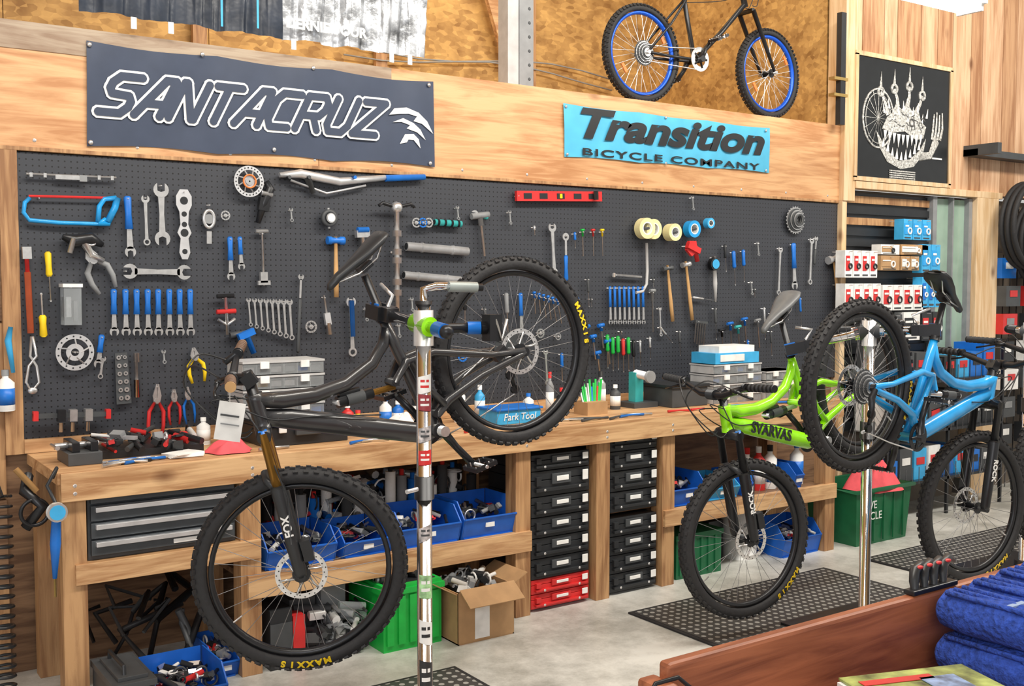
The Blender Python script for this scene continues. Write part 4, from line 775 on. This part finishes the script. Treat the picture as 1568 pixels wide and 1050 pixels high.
    if not kid:
        CR=HB-ax*.022; dv=(AX-CR)
        fk.cyl(HT,HT+ax*.08,.019,BLKM,14); fk.tube([CR+Vector((0,-.078,0)),CR+Vector((0,0,.006)),CR+Vector((0,.078,0))],[.024,.028,.024],BLKM,12)
        for s in(-1,1):
            y=Vector((0,s*.066,0)); fk.cyl(CR+y+ax*.015,CR+y+dv*.5,.0175,stan,14); fk.tube([CR+y+dv*.34,CR+y+dv*.36,CR+y+dv*.8,CR+y+dv*.97,AX+y],[.023,.0255,.024,.022,.018],BLKP if stan is GLD else BLKM,14); fk.cyl(AX+y*.75,AX+y*1.25,.014,BLKM,12)
            fk.cyl(CR+y+ax*.015,CR+y+ax*.024,.015,BLU if s>0 else BLKM,12)
        c1=CR+dv*.37
        fk.tube([c1+Vector((0,-.066,0)),c1+Vector((0,-.05,0))+f_*.03+ax*.035,c1+f_*.035+ax*.05,c1+Vector((0,.05,0))+f_*.03+ax*.035,c1+Vector((0,.066,0))],[.018,.014,.013,.014,.018],BLKP,10)
        fk.box(AX+Vector((-.075,.068,.065)),(.035,.035,.075),BLKM,Matrix.Rotation(-.4,3,'Y'))
        fk.tube([AX+Vector((-.05,.09,.12)),CR+dv*.45+Vector((-.03,.095,0)),CR+Vector((-.0,.06,.03)),HT+ax*.05+Vector((.06,.06,0))],.003,BLKP,5)
        sb=HT+ax*.055; bc=sb+f_*.055+ax*.015
        fk.box(sb,(.045,.042,.045),BLKM); fk.cyl(sb,bc,.021,BLKM,12); fk.cyl(bc-Vector((0,.025,0)),bc+Vector((0,.025,0)),.024,BLKM,14); fk.cyl(HT+ax*.078,HT+ax*.084,.018,BLKM,12)
        hw=.38; rise=.035
    else:
        CR=HB-ax*.03; fk.cyl(HT,HT+ax*.06,.014,STL,12); fk.tube([CR+Vector((0,-.06,0)),CR,CR+Vector((0,.06,0))],.016,frame,10)
        for s in(-1,1): y=Vector((0,s*.058,0)); fk.tube([CR+y,CR+y+(AX-CR)*.6,AX+y],[.016,.013,.009],frame,10); fk.cyl(AX+y*.9,AX+y*1.3,.01,STL,8)
        sb=HT+ax*.06; bc=sb+f_*.05+ax*.02; fk.cyl(sb,bc,.016,STL,10); hw=.27; rise=.06
    fk.tube([bc+Vector((-.035,-hw,0))+ax*rise,bc+Vector((-.02,-hw*.6,0))+ax*rise,bc+Vector((0,-hw*.2,0)),bc+Vector((0,0,0)),bc+Vector((0,hw*.2,0)),bc+Vector((-.02,hw*.6,0))+ax*rise,bc+Vector((-.035,hw,0))+ax*rise],[.011,.011,.015,.0165,.015,.011,.011],BLKM,12)
    for s in(-1,1):
        g0=bc+Vector((-.035,s*hw,0))+ax*rise; g1=bc+Vector((-.024,s*(hw-.14),0))+ax*rise; gm=P('gum_grip',(.16,.09,.055),.6) if stan is GLD else BLK
        fk.cyl(g0+Vector((0,s*.004,0)),g1,.0165,gm,12)
        for q in range(6): c_=g0.lerp(g1,(q+.5)/6); fk.cyl(c_-Vector((0,.006,0)),c_+Vector((0,.006,0)),.0178,gm,12)
        fk.cyl(g0+Vector((0,s*.004,0)),g0+Vector((0,s*.009,0)),.017,TAN if stan is GLD else BLKM,12); fk.cyl(g1,g1-Vector((0,s*.01,0)),.019,BLKM,12)
        lv=g1-Vector((0,s*.03,0)); fk.cyl(lv-Vector((0,.008,0)),lv+Vector((0,.008,0)),.018,BLKM,12); fk.tube([lv+f_*.01,lv+f_*.045-ax*.01+Vector((0,-s*.04,0)),lv+f_*.05-ax*.01],[.01,.012,.008],BLKM,8)
        fk.tube([lv+f_*.045-ax*.01,lv+f_*.055-ax*.02+Vector((0,s*.05,0)),lv+f_*.05-ax*.03+Vector((0,s*.1,0))],[.007,.005,.006],BLKM if not kid else STL,6)
        P_=[lv+f_*.04+Vector((0,-s*.05,0)),lv+f_*.12+ax*.05+Vector((0,-s*.12,0)),bc+f_*.15+ax*.0,HB+f_*.09+Vector((0,s*.03,0)),HB+f_*.03+Vector((0,s*.03,0))]; out=[]
        for i in range(4):
            for j in range(6):
                t_=j/6; p0=P_[max(i-1,0)];p1=P_[i];p2=P_[i+1];p3=P_[min(i+2,4)]
                out.append(.5*((2*p1)+(p2-p0)*t_+(2*p0-5*p1+4*p2-p3)*t_*t_+(3*p1-p0-3*p2+p3)*t_**3))
        fk.tube(out,.003,BLKP,5)
    if tag:
        tg=bc+Vector((0,.1,0)); rt=M.to_3x3().inverted()@Matrix.Rotation(.15,3,'Y'); R0=M.to_3x3().inverted()
        fk.box(tg+R0@Vector((0,-.0,-.12)),(.085,.003,.13),PAP,rt); fk.box(tg+R0@Vector((0,-.003,-.1)),(.06,.002,.006),DGR,rt); fk.box(tg+R0@Vector((0,-.003,-.13)),(.06,.002,.004),GRY,rt); fk.cyl(tg,tg+R0@Vector((0,0,-.06)),.0015,WHT,5)
    fk.obj('fork_and_handlebar',root)
    spk=SPKS if kid else SPK; wd=.030 if not kid else .024
    mw=wheel(R,rim,True,tire,spk,wd,True,not kid); mf=wheel(R,rim,False,tire,spk,wd,True,not kid)
    MR=Matrix.Identity(4); MF=S@Matrix.Translation(AX)
    link('rear_wheel',mw,root,MR); link('front_wheel',mf,root,MF)
    if kid:
        for M_ in(MR,MF):
            rf=MB(); 
            for a in(.6,.6+pi): rf.box((R*.62*cos(a),-.02,R*.62*sin(a)),(.06,.008,.02),ORG,Matrix.Rotation(-a+pi/2,3,'Y'))
            o=rf.obj('spoke_reflectors',root); o.matrix_local=M_
    for (which,phi) in labels: tirelabel(root,MR if which=='r' else MF,R,radians(phi),side)
    if logo:
        A,Bq=V(.62,0,.165),V(.88,0,.46); d=(Bq-A).normalized(); 
        nrm=Vector((0,side,0)); X=-d if side>0 else d; Yv=nrm.cross(X); pos=A.lerp(Bq,.45)+Vector((0,side*.0335,0))
        text('downtube_logo',logo,logom,.05,Matrix(((X.x,Yv.x,nrm.x,pos.x),(X.y,Yv.y,nrm.y,pos.y),(X.z,Yv.z,nrm.z,pos.z),(0,0,0,1))),root,0,.002,.001,fitw=.3)
    if not kid:
        q=(CR+dv*.62)+Vector((0,.066+.0255,0)); 
        if side<0: q.y=-q.y
        X=(-dv).normalized() if side>0 else dv.normalized(); nrm=Vector((0,side,0)); Yv=nrm.cross(X); M_=S@Matrix(((X.x,Yv.x,nrm.x,q.x),(X.y,Yv.y,nrm.y,q.y),(X.z,Yv.z,nrm.z,q.z),(0,0,0,1)))
        text('fork_decal','FOX' if stan is GLD else 'ROCK',WHT,.038,M_,root,0,.0012,.001)
    return root
bike('mountain_bike',(2.396,3.46,1.39),(1.493,3.46,.656),CARB,GLD,BLKM,radians(-24),labels=(('f',-54),('r',201)),crank=-93,tag=True)
bike('mountain_bike',(4.60,3.52,1.135),(3.672,3.42,.475),GRN,BLKM,BLKM,radians(-11),labels=(('f',-100),('r',230)),logo='SVARVAS',logom=BLKP,saddle=SKIN)
bike('mountain_bike',(3.82,2.92,1.215),(4.77,2.97,.57),CYN,BLKM,BLKM,radians(-8),labels=(('r',20),('f',-30)),crank=-60,side=-1)
bike('mountain_bike',(6.42,3.0,1.16),(5.47,3.0,.64),P('deep_blue_frame',(.01,.06,.35),.3,coat=.4),BLKM,BLKM,radians(8),crank=-60)
bike('kids_bicycle',(4.345,4.93,3.030),(5.455,4.93,3.030),BLKM,BLKM,RIMB,radians(2),R=.292,kid=True,crank=-120,side=-1)

# ---------------------------------------------------------------- repair stands
def stand(px,py,top,arms,stick=False,name='repair_stand',spare=False):
    mb=MB(); mb.b2((px-.3,py-.25,.012),(px+.3,py+.25,.022),BLKM); mb.cyl((px,py,.022),(px,py,.06),.05,BLKM,18); mb.cyl((px,py,.02),(px,py,top),.026,CHR,24)
    mb.cyl((px,py,top-.14),(px,py,top-.02),.034,ALU,20); mb.cyl((px,py,top),(px,py,top+.012),.03,BLKM,18)
    mb.cyl((px,py,.92),(px,py,1.0),.034,BLKM,20); mb.cyl((px-.04,py-.02,.96),(px-.09,py-.04,.96),.008,STL,8)
    if stick:
        G4=P('sticker_grey_print',(.45,.42,.42),.4,var=.7,scale=45)
        for z0,z1,m,dm in((1.285,1.345,WHT,RED),(1.225,1.28,P('sticker_maroon',(.3,.04,.05),.4),WHT),(1.12,1.17,G4,DGR),(1.04,1.09,RED,WHT),(.78,.83,G4,DGR),(.58,.66,P('sticker_green',(.35,.6,.3),.4,var=.5,scale=40),WHT),(.42,.5,WHT,BLKP),(.26,.36,BLKP,WHT)):
            seg=10; pts=[]; q0=random.uniform(-.012,.012)
            for i in range(seg+1):
                a=radians(-165+i*11); pts.append((px+.0266*cos(a),py+.0266*sin(a),z0+q0*(i-5)/5)); pts.append((px+.0266*cos(a),py+.0266*sin(a),z1+q0*(i-5)/5))
            mb.add(pts,[(2*i,2*i+2,2*i+3,2*i+1) for i in range(seg)],m,True)
            for zz in(.3,.62):
                pts=[]
                for i in range(7):
                    a=radians(-145+i*11); 
                    for t_ in(zz,zz+.14): pts.append((px+.0270*cos(a),py+.0270*sin(a),z0+(z1-z0)*t_))
                mb.add(pts,[(2*i,2*i+2,2*i+3,2*i+1) for i in range(6) if i!=3 or zz<.5],dm,True)
    for (cx_,cy_,cz_,ddir) in arms:
        A=Vector((px,py,top-.07)); C=Vector((cx_,cy_,cz_)); d=(C-A).normalized()
        mb.tube([A-d*.13,A,C-d*.07],[.018,.02,.02],CHR,14); mb.cyl(A-d*.04,A+d*.05,.034,GRN if stick else DGR,16); mb.cyl(A+d*.05,A+d*.07,.030,CHR,16)
        mb.cyl(A-d*.13,A-d*.08,.026,BLU if stick else BLKM,14); mb.ell(A-d*.14,(.024,.024,.024),BLKM)
        R3=d.to_track_quat('X','Z').to_matrix()
        mb.box(C-d*.07,(.06,.05,.05),BLKM,R3)
        for s in(-1,1):
            mb.box(C+R3@Vector((-.02,s*.03,0)),(.09,.02,.05),BLKM,R3); mb.box(C+R3@Vector((0,s*.018,0)),(.05,.008,.06),BLU if s>0 else BLKP,R3)
        mb.tube([C-d*.07+Vector((0,0,.03)),C-d*.1+Vector((0,0,.07)),C-d*.02+Vector((0,0,.1))],.007,STL,8)
    if spare:
        mb.tube([(px,py,top),(px,py,top+.05),(px+.04,py-.01,top+.06),(px+.10,py-.02,top+.06)],.014,CHR,12); mb.cyl((px+.09,py-.018,top+.06),(px+.19,py-.04,top+.057),.018,P('pale_silver',(.5,.56,.55),.35,.5),16); mb.cyl((px+.19,py-.04,top+.057),(px+.21,py-.044,top+.056),.013,BLKM,12)
        mb.cyl((px+.05,py-.05,top-.08),(px+.14,py-.1,top-.08),.017,BLKM,14); mb.box((px+.2,py-.12,top-.08),(.05,.05,.09),BLKM); mb.cyl((px+.12,py-.09,top-.08),(px+.16,py-.11,top-.08),.022,BLU,14); mb.cyl((px+.16,py-.11,top-.08),(px+.19,py-.12,top-.08),.022,BLKM,14); mb.tube([(px+.2,py-.14,top-.05),(px+.22,py-.15,top-.12),(px+.24,py-.15,top-.05)],.006,STL,6)
    mb.obj(name)
stand(1.815,3.16,1.585,[(1.80,3.46,1.555,0)],True,spare=True)
stand(4.256,3.2,1.50,[(4.01,3.46,1.34,0),(4.40,2.95,1.44,0)])
stand(5.9,3.35,1.45,[(5.85,3.0,1.36,0)])
for x0,y0,x1,y1 in((3.5,3.3,4.95,4.0),(5.35,3.3,7.3,4.0),(1.4,3.0,2.35,3.85)):
    m_=MB(); m_.b2((x0,y0,.001),(x1,y1,.011),MATM)
    for a,bb in(((x0-.02,y0-.02),(x1+.02,y0)),((x0-.02,y1),(x1+.02,y1+.02)),((x0-.02,y0),(x0,y1)),((x1,y0),(x1+.02,y1))): m_.b2((a[0],a[1],.001),(bb[0],bb[1],.009),BLK)
    m_.obj('rubber_floor_mat')
# ---------------------------------------------------------------- foreground counter
c=MB(); c.b2((1.20,1.28,.0),(4.6,1.31,1.03),WC); c.b2((1.17,1.265,.0),(1.21,1.33,1.0),WC); c.b2((1.21,.55,.74),(4.6,1.28,.78),WC)
c.b2((1.21,.6,.0),(1.25,1.28,.74),WC); c.obj('service_counter',bevel=.008)
c=MB(); q=Vector((1.17,1.26,.995)); c.tube([q+Vector((.07,.0,-.06)),q+Vector((.05,-.01,.0)),q+Vector((.02,-.01,.025)),q+Vector((-.02,0,.02)),q+Vector((-.05,0,-.02)),q+Vector((-.05,0,-.08)),q+Vector((-.02,0,-.2))],.004,BLKM,6); c.tube([q+Vector((.06,.0,-.06)),q+Vector((.03,-.01,-.01)),q+Vector((-.03,-.01,.0)),q+Vector((-.02,0,-.12))],.003,STL,6); c.obj('wire_hook')
tw=MB()
for j in range(4):
    x=1.87+j*.095
    for i in range(3):
        zc=1.052-.045-i*.088+.006*j
        tw.M=Matrix.Translation((x+.05,1.15,zc))@Matrix.Rotation(pi/2,4,'Z')
        tw.loft([(-.105,0,.025,.025),(-.10,0,.044,.038),(-.04,.004,.047,.043),(.04,0,.046,.041),(.09,.004,.044,.038),(.105,0,.025,.024)],TWL,16)
        for q in range(3): tw.tube([(-.108,-.028+.028*q,-.03),(-.111,-.02+.02*q,.01),(-.08,-.028+.028*q,.040),(.08,-.028+.028*q,.041)],.006,TWL,6)
    tw.M=Matrix.Identity(4); tw.box((x+.05,1.10,1.0505+.006*j),(.05,.012,.004),P('towel_stripe',(.3,.4,.6),.9))
tw.b2((1.87,1.05,.78),(2.25,1.25,.80),TWL); tw.obj('folded_towels')
mg=MB(); MAG=P('magazine_cover',(.3,.36,.1),.3,var=.95,scale=18)
for i in range(10):
    mg.box((1.585+random.uniform(-.005,.005),1.045+random.uniform(-.005,.005),.79+i*.0192),(.25,.19,.018),[PAP,WHT,DGR,PAP,RED,PAP,LBL,WHT,PAP,WHT][i],Matrix.Rotation(-.33+random.uniform(-.05,.05),3,'Z'))
mg.box((1.585,1.045,.975),(.25,.19,.004),MAG,Matrix.Rotation(-.33,3,'Z')); mg.box((1.57,1.11,.978),(.14,.02,.001),RED,Matrix.Rotation(-.33,3,'Z')); mg.box((1.63,1.05,.978),(.07,.07,.001),P('cover_photo',(.2,.3,.5),.3,var=.8,scale=30),Matrix.Rotation(-.33,3,'Z')); mg.obj('stack_of_magazines')
gl=MB(); gx=at_y(1425,880,1.30).x
for k in range(4):
    x=gx-.06+k*.032; gl.tube([(x,1.295,1.035),(x+.004,1.30,1.053),(x+.02,1.31,1.071),(x+.055,1.32,1.077),(x+.075,1.32,1.067)],[.007,.010,.011,.010,.006],BLKP,8); gl.ell((x+.03,1.305,1.078),(.010,.006,.004),RED)
gl.b2((gx-.08,1.282,1.031),(gx+.07,1.308,1.041),BLKM); gl.obj('brake_lever_set',bevel=.002)

# ---------------------------------------------------------------- light & camera
sc=bpy.context.scene
w=bpy.data.worlds.new('ambient'); sc.world=w; w.use_nodes=True; bg=w.node_tree.nodes['Background']; bg.inputs[0].default_value=(1,.97,.92,1); bg.inputs[1].default_value=.6
def area(name,loc,tgt,sx,sy,pw,col=(1,.955,.87)):
    l=bpy.data.lights.new(name,'AREA'); l.shape='RECTANGLE'; l.size=sx; l.size_y=sy; l.energy=pw; l.color=col
    o=bpy.data.objects.new(name,l); bpy.context.collection.objects.link(o); o.location=loc; o.rotation_euler=(Vector(tgt)-Vector(loc)).to_track_quat('-Z','Y').to_euler()
area('ceiling_light_a',(1.0,2.0,4.6),(1.6,4.6,.8),2.4,.5,122); area('ceiling_light_b',(3.8,2.0,4.6),(4.0,4.6,.8),2.4,.5,130); area('ceiling_light_c',(6.8,2.2,4.6),(6.8,4.6,1),2.4,.5,130)
area('loft_light',(3.5,5.8,4.7),(3.8,6.5,3),3,.4,44,(1,.86,.62)); area('rear_area_light',(-1.5,-1.5,2.8),(2.5,4.5,.8),3,2,90,(.94,.95,1))  # second one: cool, unseen area light behind the camera; no window is modelled there
cam=bpy.data.cameras.new('camera'); co=bpy.data.objects.new('camera',cam); bpy.context.collection.objects.link(co)
cam.sensor_width=36; cam.lens=36*1640/1568; cam.clip_start=.05; co.location=(0,0,EYE); co.rotation_euler=(pi/2-PIT,0,-YAW); sc.camera=co
sc.view_settings.view_transform='Standard'
